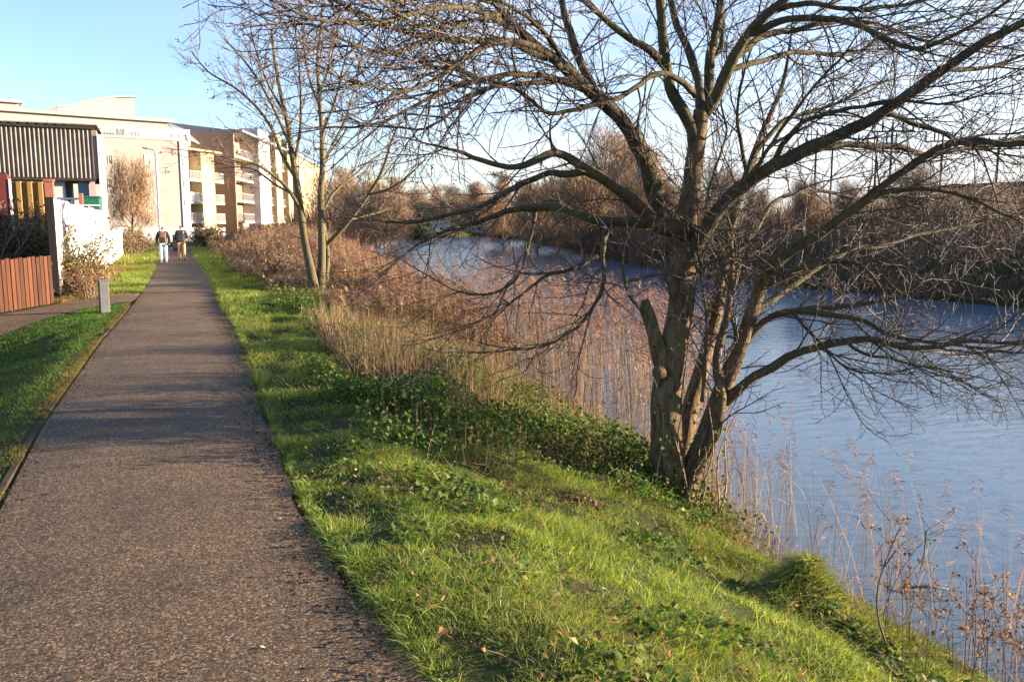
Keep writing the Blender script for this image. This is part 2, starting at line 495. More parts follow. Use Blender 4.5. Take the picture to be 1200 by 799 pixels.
def height(x, y):
    x = np.asarray(x, float); y = np.asarray(y, float)
    d = S(y) - x
    w = np.clip(S(y) - 1.15, 3.0, 3.7)
    q = np.clip(d / w, 0, 1)
    z = -1.2 * (1 - q) ** 1.35
    z = np.where(d < 0, -1.2 - 0.9 * ss(-d / 2.0), z)
    # far bank
    dr = x - Rb(y)
    zr = np.where(dr < 0, -1.2 - 0.9 * ss(-dr / 2.0), -1.2 + 1.6 * ss(dr / 2.2) + 0.8 * ss((dr - 2) / 7) * np.clip((90 - y) / 50, 0, 1))
    z = np.where(x > 0.5 * (S(y) + Rb(y)), zr, z)
    z = np.where(y > 286, np.maximum(z, -1.2 + 1.4 * ss((y - 287) / 4)), z)
    # lawn falls away on the left of the path
    fade = 1 - 0.85 * ss((y - 13) / 5)
    l = np.clip(pL(y) - 0.28 - x, 0, None)
    z = z - np.clip(l * 0.20, 0, 0.55) * fade * (x < 0)
    bank = ss((x - pR(y) - .1) / .8) * (x < 30) * (d > 0)
    z = z + bank * ((vnoise(x, y, 1.1, 3) - .5) * 0.15 + (vnoise(x, y, .42, 5) - .5) * 0.10 + (vnoise(x, y, .2, 6) - .5) * .05)
    # mound and hollow
    r2 = ((x - MOUND[0]) ** 2 + (y - MOUND[1]) ** 2)
    z = z + 0.26 * np.exp(-((x - MOUND[0] - .05) ** 2 / .075 + (y - MOUND[1] - .05) ** 2 / .045)) * (.75 + .5 * vnoise(x, y, .16, 8)) - 0.10 * np.exp(-((x - MOUND[0] + .12) ** 2 + (y - MOUND[1] + .34) ** 2) / 0.03)
    # bed of the path
    inp = (x > pL(y) - .02) & (x < pR(y) + .02) & (y < 90)
    z = np.where(inp, -0.03, z)
    return z


def at(u, v):                                  # where a pixel's ray meets the ground
    d = ray(u, v); t = np.linspace(1.5, 90, 5000)
    pts = CAM + d[None, :] * t[:, None]
    h = height(pts[:, 0], pts[:, 1])
    i = np.argmax(pts[:, 2] < h)
    return np.array([pts[i, 0], pts[i, 1], h[i]])


def gz(x, y): return float(height(np.array([x]), np.array([y]))[0])


def grow_axis(a, b, step, far, ratio):
    inner = np.arange(a, b + step * .5, step)
    out = [inner[-1]]; s = step
    while out[-1] < far: s *= ratio; out.append(out[-1] + s)
    neg = [inner[0]]; s = step
    while neg[-1] > -far: s *= ratio; neg.append(neg[-1] - s)
    return np.concatenate([np.array(neg[1:])[::-1], inner, np.array(out[1:])])


gx_ = grow_axis(-3.2, 6.4, 0.10, 1500, 1.09)
gy_ = grow_axis(1.0, 16.0, 0.12, 1500, 1.045)
GX, GY = np.meshgrid(gx_, gy_)
# warp the columns so that they run with the river bank
sh = np.interp(GY, YS, XS) - 4.6
w_ = ss((GX - 1.2) / 3.4) * np.clip((1500 - GX) / 1500, 0, 1)
WX = GX + sh * w_ * (GY > 0) * (GY < 300) + (np.interp(300, YS, XS) - 4.6) * w_ * 0
GZ = height(WX, GY)
nx, ny = len(gx_), len(gy_)
idx = np.arange(nx * ny).reshape(ny, nx)
quads = np.stack([idx[:-1, :-1], idx[:-1, 1:], idx[1:, 1:], idx[1:, :-1]], -1).reshape(-1, 4)
me = mesh_np('ground', np.stack([WX, GY, GZ], -1).reshape(-1, 3), quads=quads, smooth=True)
tag(link('ground', me, None, M['ground']), kind='structure')


def sheet(name, ys, xl, xr, dz, mat, nx=13, crown=0.0, base=None):
    f = np.linspace(0, 1, nx)
    X = xl[:, None] * (1 - f) + xr[:, None] * f
    Y = np.repeat(ys[:, None], nx, 1)
    Z = X * 0 + (base(X, Y) if base else 0) + dz + crown * (1 - (2 * f - 1) ** 2)[None, :]
    i = np.arange(len(ys) * nx).reshape(len(ys), nx)
    q = np.stack([i[:-1, :-1], i[:-1, 1:], i[1:, 1:], i[1:, :-1]], -1).reshape(-1, 4)
    me = mesh_np(name, np.stack([X, Y, Z], -1).reshape(-1, 3), quads=q, smooth=True)
    return tag(link(name, me, None, mat), kind='structure')


ys = np.concatenate([np.arange(-5, 30, 0.1), np.arange(30, 76, .5)])
jag = (vnoise(ys, ys * 0, .35, 1) - .5) * .10 + (vnoise(ys, ys * 0, 1.3, 2) - .5) * .12
xl_, xr_ = pL(ys), pR(ys)
sheet('path', ys, xl_, xr_ + jag * .7, 0.0, M['path'], crown=0.015)
# the path swings to the right in front of the flats
a = np.linspace(0, 1, 30)
cx, cy = 0.2 + 9 * a ** 1.6, 75.5 + 16 * a
tx, ty = np.gradient(cx), np.gradient(cy); ln = np.hypot(tx, ty)
nxv, nyv = ty / ln, -tx / ln
vv = np.concatenate([np.stack([cx - nxv * 1.1, cy - nyv * 1.1, cx * 0 + .004], 1), np.stack([cx + nxv * 1.1, cy + nyv * 1.1, cx * 0 + .004], 1)])
k = len(a)
q = np.array([[i, i + k, i + k + 1, i + 1] for i in range(k - 1)])
tag(link('path', mesh_np('path', vv, quads=q), None, M['path']), kind='structure')
# side path to the left, running along the wooden fence
lo = np.array([(-9.5, 6.5), (-5, 12.6), (-2.75, 15.6), (-1.79, 18.7), (-0.93, 20.0)])
hi = np.array([(-11.0, 9.0), (-5.7, 14.8), (-3.3, 18.2), (-1.9, 21.6), (-0.86, 22.6)])
f = np.linspace(0, 1, 60); kk = np.linspace(0, 1, len(lo))
L_ = np.stack([np.interp(f, kk, lo[:, 0]), np.interp(f, kk, lo[:, 1])], 1)
H_ = np.stack([np.interp(f, kk, hi[:, 0]), np.interp(f, kk, hi[:, 1])], 1)
rows = [L_ * (1 - g) + H_ * g for g in np.linspace(0, 1, 9)]
vv = np.concatenate([np.column_stack([r, height(r[:, 0], r[:, 1]) + 0.02]) for r in rows])
i = np.arange(len(vv)).reshape(9, 60)
q = np.stack([i[:-1, :-1], i[:-1, 1:], i[1:, 1:], i[1:, :-1]], -1).reshape(-1, 4)
tag(link('side_path', mesh_np('side_path', vv, quads=q, smooth=True), None, M['path']), kind='structure')


def in_side_path(x, y):
    yl = np.interp(x, lo[:, 0], lo[:, 1]); yh = np.interp(x, hi[:, 0], hi[:, 1])
    return (x < -0.85) & (y > yl - .02) & (y < yh + .05)


# timber edging on the left
mb = MB()
e = np.arange(1.5, 19.4, 0.9)
for y0, y1 in zip(e[:-1], e[1:]):
    x0, x1 = float(pL(y0)) - .05, float(pL(y1)) - .05
    dz = random.uniform(-.012, .006)
    mb.prism([(x0 - .022, y0, -.1), (x0 + .022, y0, -.1), (x1 + .022, y1 - .006, -.1), (x1 - .022, y1 - .006, -.1)],
             [(x0 - .022, y0, .016 + dz), (x0 + .022, y0, .016 + dz), (x1 + .022, y1 - .006, .016 + dz), (x1 - .022, y1 - .006, .016 + dz)])
tag(mb.build('path_edging', M['edge_wood'], None, 0.005), kind='structure')

# river
y_ = np.concatenate([np.linspace(-60, 290, 140)])
X0, X1 = S(y_) - 1.2, Rb(y_) + 1.2
f = np.linspace(0, 1, 5)
X = X0[:, None] * (1 - f) + X1[:, None] * f
i = np.arange(len(y_) * 5).reshape(len(y_), 5)
q = np.stack([i[:-1, :-1], i[:-1, 1:], i[1:, 1:], i[1:, :-1]], -1).reshape(-1, 4)
me = mesh_np('water', np.stack([X, np.repeat(y_[:, None], 5, 1), X * 0 + WZ], -1).reshape(-1, 3), quads=q)
tag(link('water', me, None, M['water']), kind='structure')

# ------------------------------------------------------------------ grass and ground cover
TREE = at(785, 592)
TREE2 = at(371, 350)
TREE2[2] = gz(TREE2[0], TREE2[1])


def sample(n, x0, x1, y0, y1, keep):
    x = rng.uniform(x0, x1, n); y = rng.uniform(y0, y1, n)
    k = keep(x, y); return x[k], y[k]


def soilmask(x, y):
    m_ = np.zeros_like(x)
    for c, r in SOILS:
        ang = np.arctan2(y - c[1], x - c[0])
        rr = .75 * r * (1 + .5 * np.sin(ang * 3 + c[0]))
        m_ = np.maximum(m_, np.exp(-(((x - c[0]) ** 2 + (y - c[1]) ** 2) / rr ** 2) ** 2))
    return m_


def blades(soup, x, y, hmin, hmax, width, pal, wts=None, lean=.45, nseg=2, jit=.18, dz=0):
    n = len(x)
    if n == 0: return
    z = height(x, y) - 0.01 + dz
    hn = vnoise(x, y, .24, 23) * .7 + vnoise(x, y, .9, 12) * .3
    h = (hmin + (hmax - hmin) * hn ** 1.3) * rng.uniform(.55, 1.15, n)
    # clumps lean together
    ca = vnoise(x, y, .25, 13) * 4 * math.pi
    a = ca + rng.normal(0, 1.6, n)
    l = np.abs(rng.normal(lean, .25, n))
    d = np.stack([np.cos(a) * l, np.sin(a) * l, np.ones(n)], 1)
    bend = np.stack([np.cos(a) * l * .8, np.sin(a) * l * .8, -l * .45], 1)
    cols = mixcol(pal, n, jit, wts)
    cols *= (0.8 + 0.4 * vnoise(x, y, .6, 14))[:, None]
    yel = np.clip(vnoise(x, y, 1.4, 15) * 1.6 - .55, 0, 1)[:, None]
    cols = cols * (1 - yel * .3) + np.array([[.26, .22, .07]]) * yel * .3
    soup.add(strips(np.stack([x, y, z], 1), d, h, width * rng.uniform(.7, 1.3, n), bend, nseg), cols)


GREEN = [(.165, .245, .042), (.215, .29, .055), (.11, .20, .038), (.29, .305, .08), (.42, .35, .18)]
GW = [.31, .29, .2, .13, .07]


def dens_keep(p):
    return lambda x, y: rng.uniform(0, 1, len(x)) < p


BRAM = [(at(415, 475), .65, 1.4), (at(500, 510), .65, .75), (at(650, 540), .6, .5), (at(615, 500), .6, .7)]


def bramble(x, y):
    b_ = np.zeros_like(x)
    for c, rx, ry in BRAM:
        b_ = np.maximum(b_, np.exp(-(((x - c[0]) / rx) ** 2 + ((y - c[1]) / ry) ** 2) ** 2))
    return np.clip(b_ * (-.1 + 1.7 * vnoise(x, y, .42, 91)), 0, 1)


def undermask(x, y):                          # where leafy undergrowth takes over from the grass
    d = S(y) - x
    c = (x - pR(y))
    m1 = ss((c - (.88 + (vnoise(x, y, 1.2, 21) - .5) * .8)) / .5) * (y > 6.2) * ss((y - 6.0) / 1.2)
    m2 = ss((d * -1 + 1.75) / .5) * ss((y - 4.9) / .6) * (x > 2)
    return np.clip(np.maximum(np.maximum(m1, m2 * .9), bramble(x, y)), 0, 1)


def keep_bank(x, y):
    d = S(y) - x
    ok = (x > pR(y) - .02 - .05 * (vnoise(x, y, .3, 22))) & (d > -.05)
    pr = 1 - .82 * undermask(x, y) - soilmask(x, y) * .95
    pr *= np.clip(2.2 * vnoise(x, y, .24, 23) - .15, .06, 1)
    pr *= np.clip((d + .1) / .5, 0, 1)
    return ok & (rng.uniform(0, 1, len(x)) < pr)


gs = Soup()
x, y = sample(330000, .45, 5.2, 1.3, 7.0, keep_bank)
blades(gs, x, y, .03, .14, .0042, GREEN, GW, .7)
x, y = sample(6000, .45, 5.2, 1.3, 7.0, keep_bank)           # few longer tufts
k = vnoise(x, y, .22, 24) > .62
blades(gs, x[k], y[k], .12, .24, .005, GREEN[:4], [.3, .3, .2, .2], .6, 3)
x, y = sample(230000, .45, 6.4, 7.0, 16, keep_bank)
blades(gs, x, y, .04, .17, .0075, GREEN, GW, .6)
x, y = sample(120000, .6, 5.5, 16, 34, lambda x, y: keep_bank(x, y) & (x - pR(y) < 2.6))
blades(gs, x, y, .08, .22, .016, GREEN, GW, .45)
x, y = sample(60000, .6, 4.5, 34, 92, lambda x, y: keep_bank(x, y) & (x - pR(y) < 2.0))
blades(gs, x, y, .10, .28, .04, GREEN, GW, .45)
# overhanging tufts at the path's right edge
x = rng.uniform(0, 1, 26000); y = rng.uniform(1.5, 20, 26000)
x = pR(y) + .01 + np.abs(rng.normal(0, .05, 26000))
kp = vnoise(y, y * 0, .3, 31) > .33
blades(gs, x[kp], y[kp], .05, .12, .006, GREEN, GW, .8)
# the mound's own long soft grass
n = 4200
r = np.abs(rng.normal(0, .2, n)); a = rng.uniform(0, 2 * math.pi, n)
xm, ym = MOUND[0] + .05 + 1.25 * r * np.cos(a), MOUND[1] + .05 + .85 * r * np.sin(a)
blades(gs, xm, ym, .05, .22, .0065, [(.27, .34, .06), (.21, .30, .05), (.40, .36, .14), (.44, .37, .19)], [.4, .3, .15, .15], 1.1, 4)
tag(gs.build('bank_grass', M['grass']), kind='stuff')

ls = Soup()


def keep_lawn(x, y):
    ok = (x < pL(y) - .085) & ~in_side_path(x, y) & (y < np.interp(x, lo[:, 0], lo[:, 1]))
    return ok


LAWN = [(.070, .155, .018), (.085, .175, .022), (.11, .19, .025), (.055, .135, .018)]
x, y = sample(150000, -6.5, -.9, 3.8, 12, keep_lawn)
blades(ls, x, y, .025, .065, .007, LAWN, None, .5)
x, y = sample(110000, -6.5, -.7, 12, 20.5, keep_lawn)
blades(ls, x, y, .025, .07, .011, LAWN, None, .5)
n = 20000                                          # mossy yellow fringe along the edging
y = rng.uniform(2.5, 19, n); x = pL(y) - .05 + rng.normal(0, .05, n)
k = vnoise(y, y * 0, .6, 33) > .22
blades(ls, x[k], y[k], .02, .06, .006, [(.20, .15, .03), (.13, .15, .03), (.22, .12, .05)], None, .7, dz=.015)
tag(ls.build('lawn_grass', M['grass']), kind='stuff')

vs = Soup()                                       # verge between the path and the white fence


def keep_verge(x, y):
    return (x < pL(y) - .02) & ~in_side_path(x, y) & (y > np.interp(x, hi[:, 0], hi[:, 1])) & (x > -3.4)


x, y = sample(60000, -3.2, -.7, 20.5, 40, keep_verge)
k = x > -1.9 + (vnoise(x, y, 1.5, 35) - .5) * .9
blades(vs, x[k], y[k], .05, .16, .018, GREEN, GW, .5)
blades(vs, x[~k], y[~k], .08, .28, .018, [(.26, .17, .06), (.12, .13, .03), (.33, .22, .09), (.2, .11, .05)], None, .5)
x, y = sample(40000, -8, -.7, 40, 100, keep_verge)
blades(vs, x, y, .08, .30, .05, GREEN + [(.26, .17, .06)], [.26, .25, .16, .1, .08, .15], .5)
tag(vs.build('verge_grass', M['grass']), kind='stuff')

# leafy undergrowth (nettles, bramble, ivy) on the bank
us = Soup()


def under(n, x0, x1, y0, y1, size, hmax, pal, keepf, w=None):
    x, y = sample(n, x0, x1, y0, y1, keepf)
    n = len(x)
    cl = vnoise(x, y, .55, 41) ** 1.4
    h = hmax * (.2 + cl) * rng.uniform(0.05, 1, n) ** .6
    z = height(x, y) + h
    nr = rng.normal(0, .55, (n, 3)); nr[:, 2] += 1
    c = mixcol(pal, n, .22, w)
    us.add(leaves(np.stack([x, y, z], 1), nr, size * rng.uniform(.6, 1.4, n), asp=.75), c)
    return x, y, z


LEAFP = [(.05, .10, .02), (.075, .13, .025), (.11, .155, .032), (.16, .18, .05), (.24, .18, .075)]
LW = [.33, .3, .2, .12, .05]


def keep_under(x, y):
    d = S(y) - x
    c = x - pR(y)
    belt = np.clip(1.25 - np.clip(c - 1.7, 0, 9) * .8, .10, 1) * np.clip(.3 + 1.5 * (vnoise(x, y, 1.1, 47) - .2), .10, 1)
    foot = np.exp(-((x - TREE[0] + .5) ** 2 + (y - TREE[1] - .3) ** 2) / .8)
    return (rng.uniform(0, 1, len(x)) < undermask(x, y) * np.clip(.1 + 1.4 * vnoise(x, y, .5, 43), 0, 1) * np.maximum(np.maximum(belt, foot), bramble(x, y) * .85)) & (d > .25)


under(190000, 1.2, 5.5, 5.2, 12, .036, .5, LEAFP, keep_under, LW)
under(40000, 1.4, 7.0, 12, 18, .048, .40, LEAFP, keep_under, LW)
under(34000, 1.4, 5.0, 18, 36, .07, .34, LEAFP + [(.3, .2, .1)], lambda x, y: keep_under(x, y) & (x - pR(y) < 3), [.12, .2, .25, .2, .1, .13])
# sparse low broad leaves in the near grass
under(14000, .9, 4.2, 1.8, 6.0, .042, .12, LEAFP[:4], lambda x, y: (vnoise(x, y, .5, 44) > .66) & (S(y) - x > .5) & (x > pR(y) + .3), None)
tag(us.build('undergrowth', M['leaf']), kind='stuff')

# dead stems through the undergrowth
ds = Soup()
DRY = [(.27, .18, .105), (.33, .24, .14), (.20, .13, .08), (.15, .095, .06), (.38, .29, .18), (.20, .19, .06)]
def keep_dead(x, y):
    d = S(y) - x
    m_ = undermask(x, y) * np.clip(.25 + vnoise(x, y, .8, 45), 0, 1) * np.clip(1.5 - (d - 1.2) * .55, .25, 1)
    return (rng.uniform(0, 1, len(x)) < m_) & (d > -.1) & (d < 3.6)


x, y = sample(100000, 1.5, 7.5, 5.4, 34, keep_dead)
n = len(x)
a = rng.uniform(0, 2 * math.pi, n); l = np.abs(rng.normal(.22, .25, n))
d = np.stack([np.cos(a) * l, np.sin(a) * l, np.ones(n)], 1)
bd = np.stack([np.cos(a) * l, np.sin(a) * l, -l * .7], 1) * .7
hs_ = (.25 + .75 * vnoise(x, y, .9, 46)) * np.interp(y, [5, 8, 11, 15], [.6, 1.0, .85, .5]) * rng.uniform(.5, 1.15, n) * np.where(y < 6.6, .55, 1)
ds.add(strips(np.stack([x, y, height(x, y)], 1), d, hs_, .0048 + .00045 * y, bd, 4), mixcol(DRY, n, .22))
ds_n = 9000                                         # taller clumps of old stalks on the shoulder of the bank
x2, y2 = sample(ds_n, 1.4, 3.4, 6.4, 11.5, lambda x, y: (x - pR(y) > .95) & (x - pR(y) < 2.5) & (vnoise(x, y, .45, 49) > .60) & (S(y) - x > .4))
n2 = len(x2); a2 = rng.uniform(0, 2 * math.pi, n2); l2 = np.abs(rng.normal(.2, .2, n2))
ds.add(strips(np.stack([x2, y2, height(x2, y2)], 1), np.stack([np.cos(a2) * l2, np.sin(a2) * l2, np.ones(n2)], 1), rng.uniform(.35, .85, n2), .0045 + .0004 * y2, np.stack([np.cos(a2) * l2, np.sin(a2) * l2, -l2 * .6], 1) * .6, 4), mixcol(DRY, n2, .22) * .8)
kk = rng.uniform(0, 1, n) < .35                      # a few dead leaves hang on them
f_ = rng.uniform(.4, 1, n)
pp = (np.stack([x, y, height(x, y)], 1) + d / np.linalg.norm(d, axis=1, keepdims=True) * (hs_ * f_)[:, None])[kk]
ds.add(leaves(pp, rng.normal(size=(int(kk.sum()), 3)), rng.uniform(.02, .05, int(kk.sum()))), mixcol([(.18, .11, .06), (.26, .17, .09), (.12, .13, .04)], int(kk.sum()), .25))
# low dry litter near shore and by soil patches
x, y = sample(20000, 2.0, 7.5, 2.0, 24, lambda x, y: (S(y) - x < .75) & (S(y) - x > -.15))
n = len(x); a = rng.uniform(0, 2 * math.pi, n); l = np.abs(rng.normal(.8, .5, n))
d = np.stack([np.cos(a) * l, np.sin(a) * l, np.ones(n)], 1)
bd = np.stack([np.cos(a) * l, np.sin(a) * l, -l], 1) * .6
ds.add(strips(np.stack([x, y, height(x, y)], 1), d, rng.uniform(.1, .4, n), .005 + .0003 * y, bd, 3), mixcol(DRY + [(.25, .2, .05)], n, .2))
for c, r in SOILS:
    n = 160
    x = c[0] + rng.normal(0, r * .8, n); y = c[1] + rng.normal(0, r * .8, n)
    pos = np.stack([x, y, height(x, y) + .012], 1); nr = rng.normal(0, .4, (n, 3)); nr[:, 2] += 1
    ds.add(leaves(pos, nr, rng.uniform(.02, .045, n)), mixcol([(.12, .06, .035), (.2, .11, .06), (.07, .045, .03)], n, .3))
n = 5200
x = rng.uniform(.7, 4.6, n); y = rng.uniform(1.6, 12, n)
kk = (S(y) - x > .1) & (x > pR(y)) & (vnoise(x, y, .7, 48) > .45)
x, y = x[kk], y[kk]; n = len(x)
nr = rng.normal(0, .5, (n, 3)); nr[:, 2] += 1
ds.add(leaves(np.stack([x, y, height(x, y) + rng.uniform(.01, .09, n)], 1), nr, rng.uniform(.018, .045, n)), mixcol([(.20, .11, .055), (.28, .17, .08), (.13, .07, .04), (.34, .25, .13)], n, .25))
n = 1300                                            # straw lying in the grass
x = rng.uniform(.8, 4.6, n); y = rng.uniform(1.6, 10, n)
kk = (S(y) - x > .05) & (x > pR(y) + .05); x, y = x[kk], y[kk]; n = len(x)
a = rng.uniform(0, 6.28, n)
ds.add(strips(np.stack([x, y, height(x, y) + rng.uniform(.03, .1, n)], 1), np.stack([np.cos(a), np.sin(a), rng.normal(0, .3, n)], 1), rng.uniform(.08, .3, n), .0045, rng.normal(0, .25, (n, 3)), 3), mixcol([(.42, .33, .18), (.34, .24, .12), (.25, .17, .09)], n, .2))
tag(ds.build('dead_stems', M['dry']), kind='stuff')

# ------------------------------------------------------------------ reeds
WIND = np.array([-.55, .35, 0])
PLUME = [(.26, .15, .105), (.33, .20, .14), (.20, .115, .085), (.38, .25, .175)]
REED = [(.31, .22, .145), (.37, .275, .185), (.25, .17, .115), (.20, .13, .09), (.44, .345, .24)]


def reeds(soup, x, y, hmin, hmax, sw, plume=.8, leafn=3, pscale=1.0, lean=.07, rpal=None):
    n = len(x)
    z = np.maximum(height(x, y), WZ - .25)
    h = rng.uniform(0, 1, n) * (np.asarray(hmax) - hmin) + hmin
    a = rng.uniform(0, 2 * math.pi, n); l = np.abs(rng.normal(lean, .06, n))
    d = np.stack([np.cos(a) * l - .03, np.sin(a) * l, np.ones(n)], 1)
    bd = np.stack([np.cos(a) * l * .6 - .05, np.sin(a) * l * .6 + .02, -l * .1], 1)
    base = np.stack([x, y, z], 1)
    cols = mixcol(rpal or REED, n, .16)
    dn = d / np.linalg.norm(d, axis=1, keepdims=True)
    sd = rng.uniform(0, 2 * math.pi, n)
    s1 = np.stack([np.cos(sd), np.sin(sd), 0 * sd], 1)
    for s_ in (s1, np.stack([-np.sin(sd), np.cos(sd), 0 * sd], 1)):
        soup.add(strips(base, d, h, sw, bd, 3, s_, .35), cols)
    # leaves
    for k in range(leafn):
        f = rng.uniform(.15, .8, n)
        pb = base + dn * (h * f)[:, None] + bd * (h * f * f)[:, None]
        la = rng.uniform(0, 2 * math.pi, n)
        ld = np.stack([np.cos(la) * .55 - .25, np.sin(la) * .55, np.ones(n) * .8], 1)
        lb = np.stack([np.cos(la) * .5 - .3, np.sin(la) * .5, -np.ones(n) * rng.uniform(.5, 1.3, n)], 1)
        kk = rng.uniform(0, 1, n) < .75
        soup.add(strips(pb[kk], ld[kk], rng.uniform(.18, .42, n)[kk], (sw * 2.4), lb[kk], 3), mixcol(rpal or REED, int(kk.sum()), .2))
    # feathery plumes nodding down wind
    kp = np.where(rng.uniform(0, 1, n) < plume)[0]
    tip = base + dn * h[:, None] + bd * h[:, None]
    for s in range(11):
        f = s / 10.0
        m_ = len(kp)
        pos = tip[kp] - dn[kp] * ((.20 * (1 - f)) * pscale) + WIND[None, :] * (.05 * f * pscale)
        pos = pos + rng.normal(0, .007, (m_, 3))
        pd = np.stack([-.55 + rng.normal(0, .35, m_), .3 + rng.normal(0, .35, m_), .9 - .7 * f + rng.normal(0, .2, m_)], 1)
        pb = np.stack([-.3 + rng.normal(0, .2, m_), .15 + rng.normal(0, .2, m_), -rng.uniform(.3, .9, m_)], 1)
        soup.add(strips(pos, pd, rng.uniform(.07, .15, m_) * pscale, sw * 2.6, pb, 2), mixcol(PLUME, m_, .2))


rs_ = Soup()
x, y = sample(3000, 4.2, 9, 7.0, 21, lambda x, y: (S(y) - x < .4) & (S(y) - x > -2.3 * ss((y - 6.5) / 5) * ss((22 - y) / 3) - .3) & (rng.uniform(0, 1, len(x)) < np.clip(2.3 * vnoise(x, y, .6, 51) - .35, .05, 1)) & (np.hypot(x - TREE[0], y - TREE[1]) > 1.2))
reeds(rs_, x, y, 1.4, 2.3, .0085, .75, 2, 1.25)
# sparser, shorter ones to the right of the tree
x, y = sample(420, 4.0, 6.0, 4.2, 7.4, lambda x, y: (S(y) - x < .35) & (S(y) - x > -.5) & (rng.uniform(0, 1, len(x)) < 1.3 * vnoise(x, y, .5, 53)))
reeds(rs_, x, y, .7, 1.3, .005, .5, 1, .75, .14)
x, y = sample(70, 3.9, 5.6, 2.6, 4.6, lambda x, y: (S(y) - x < .15) & (S(y) - x > -.9))
reeds(rs_, x, y, .7, 1.45, .0045, .4, 1, .8, .12)
tag(rs_.build('reeds', M['dry']), kind='stuff')

rs_ = Soup()                                     # the wide orange bed beyond, around the second tree
ORNG = [(.56, .42, .24), (.64, .51, .32), (.48, .35, .19), (.38, .27, .155)]


def keep_bed(x, y):
    d = S(y) - x
    inner = pR(y) + 1.5 + .9 * np.clip((24 - y) / 6, 0, 1) + (vnoise(x, y, 2.0, 55) - .5) * 1.2
    return (x > inner) & (d > -1.2) & (rng.uniform(0, 1, len(x)) < np.clip(.3 + vnoise(x, y, 1.2, 56), 0, 1)) & ~((np.abs(x - TREE2[0]) < 1.3) & (y < TREE2[1] + .3) & (y > TREE2[1] - 3))


x, y = sample(22000, 2.0, 10, 16, 40, keep_bed)
hh = (.6 + 1.15 * ss((x - pR(y) - 1.8) / 3.2)) * (.7 + .5 * vnoise(x, y, 1.5, 57))
reeds(rs_, x, y, hh * .5, hh, .017, .5, 3, 1.2, .10, ORNG)
x, y = sample(16000, 2.2, 24, 40, 95, keep_bed)
hh = (.9 + 1.2 * ss((x - pR(y) - 2.0) / 4)) * (.65 + .55 * vnoise(x, y, 2.5, 58))
reeds(rs_, x, y, hh * .5, hh, .036, .5, 2, 1.6, .10, ORNG)
tag(rs_.build('reed_bed', M['dry']), kind='stuff')

# dead brown weeds with seed heads at the water's edge, bottom right
wt = Tubes(); wl = Soup()
for k in range(44):
    u = random.uniform(1030, 1290); v = random.uniform(735, 860)
    p0 = np.array(onz(u, v, -1.15))
    p0[2] = max(gz(p0[0], p0[1]), WZ - .1)
    h = random.uniform(.3, .75); a = random.uniform(0, 6.28); l = random.uniform(.05, .4)
    pts = [p0 + np.array([math.cos(a) * l * f * f, math.sin(a) * l * f * f, f]) * h for f in np.linspace(0, 1, 6)]
    wt.add(pts, np.linspace(.0035, .0015, 6), 4)
    for j in range(random.randint(4, 9)):
        f = random.uniform(.35, 1); q = p0 + np.array([math.cos(a) * l * f * f, math.sin(a) * l * f * f, f]) * h
        b_ = random.uniform(0, 6.28); le = random.uniform(.06, .2)
        e_ = q + np.array([math.cos(b_) * .8, math.sin(b_) * .8, random.uniform(.1, .9)]) * le
        wt.add([q, (q + e_) / 2 + np.array([0, 0, -.01]), e_], [.0022, .0018, .0012], 3)
        nn = random.randint(4, 12)
        wl.add(leaves(e_ + rng.normal(0, .011, (nn, 3)), rng.normal(size=(nn, 3)), rng.uniform(.012, .03, nn)), mixcol([(.17, .10, .065), (.22, .14, .085), (.11, .065, .045), (.27, .2, .12)], nn, .25))
wd = link('dead_weeds', wt.mesh('dead_weeds'), None, m_plain('dead_weed_stalk', (.16, .085, .055), .8, .3, 4))
tag(wd, kind='stuff')
tag(wl.build('weed_seed_heads', M['dry']), kind='stuff')

# leafy debris and pale scraps on the path
sp = Soup()
n = 3600
y = rng.uniform(1.8, 22, n) ** 1.0
side = rng.uniform(0, 1, n)
x = np.where(side < .75, pR(y) - np.abs(rng.normal(0, .13, n)), pL(y) + np.abs(rng.normal(0, .09, n)))
nr = rng.normal(0, .3, (n, 3)); nr[:, 2] += 1
sp.add(leaves(np.stack([x, y, x * 0 + .016], 1), nr, rng.uniform(.012, .035, n)), mixcol([(.05, .035, .025), (.09, .055, .035), (.035, .03, .02), (.13, .085, .05)], n, .3))
tag(sp.build('leaf_litter', M['dry']), kind='stuff')
for (u, v, s_, lab) in ((331, 607, .022, 'small pale scrap lying near the right edge of the brown path'), (304, 757, .024, 'small pale scrap lying lowest in the photo on the brown path')):
    c = onz(u, v, .02)
    V, T, Q, I = leaves(np.array([c]), np.array([[.2, .1, 1.0]]), s_, asp=.8)
    tag(link('paper_scrap', mesh_np('paper_scrap', V, T), None, M['paper']), lab, 'litter')
# brown twig by the left edge
c = onz(8, 609, .0); tb = Tubes()
tb.add([c + np.array([-.08, -.03, .03]), c + np.array([0, .0, .035]), c + np.array([.10, .05, .03])], [.005, .004, .003], 5)
tag(link('fallen_stick', tb.mesh('fallen_stick'), None, M['edge_wood']), 'short brown stick lying across the left edge of the path', 'stick')


# ------------------------------------------------------------------ trees
def catmull(pts, step):
    pts = np.asarray(pts, float)
    p = np.vstack([2 * pts[0] - pts[1], pts, 2 * pts[-1] - pts[-2]])
    out = []
    for i in range(1, len(p) - 2):
        n = max(2, int(np.linalg.norm(p[i + 1] - p[i]) / step))
        t = np.linspace(0, 1, n, endpoint=False)[:, None]
        a, b, c, d = p[i - 1], p[i], p[i + 1], p[i + 2]
        out.append(.5 * (2 * b + (c - a) * t + (2 * a - 5 * b + 4 * c - d) * t ** 2 + (3 * b - a - 3 * c + d) * t ** 3))
    out.append(p[-2][None, :])
    return np.vstack(out)


def unit(v): return v / (np.linalg.norm(v) + 1e-9)


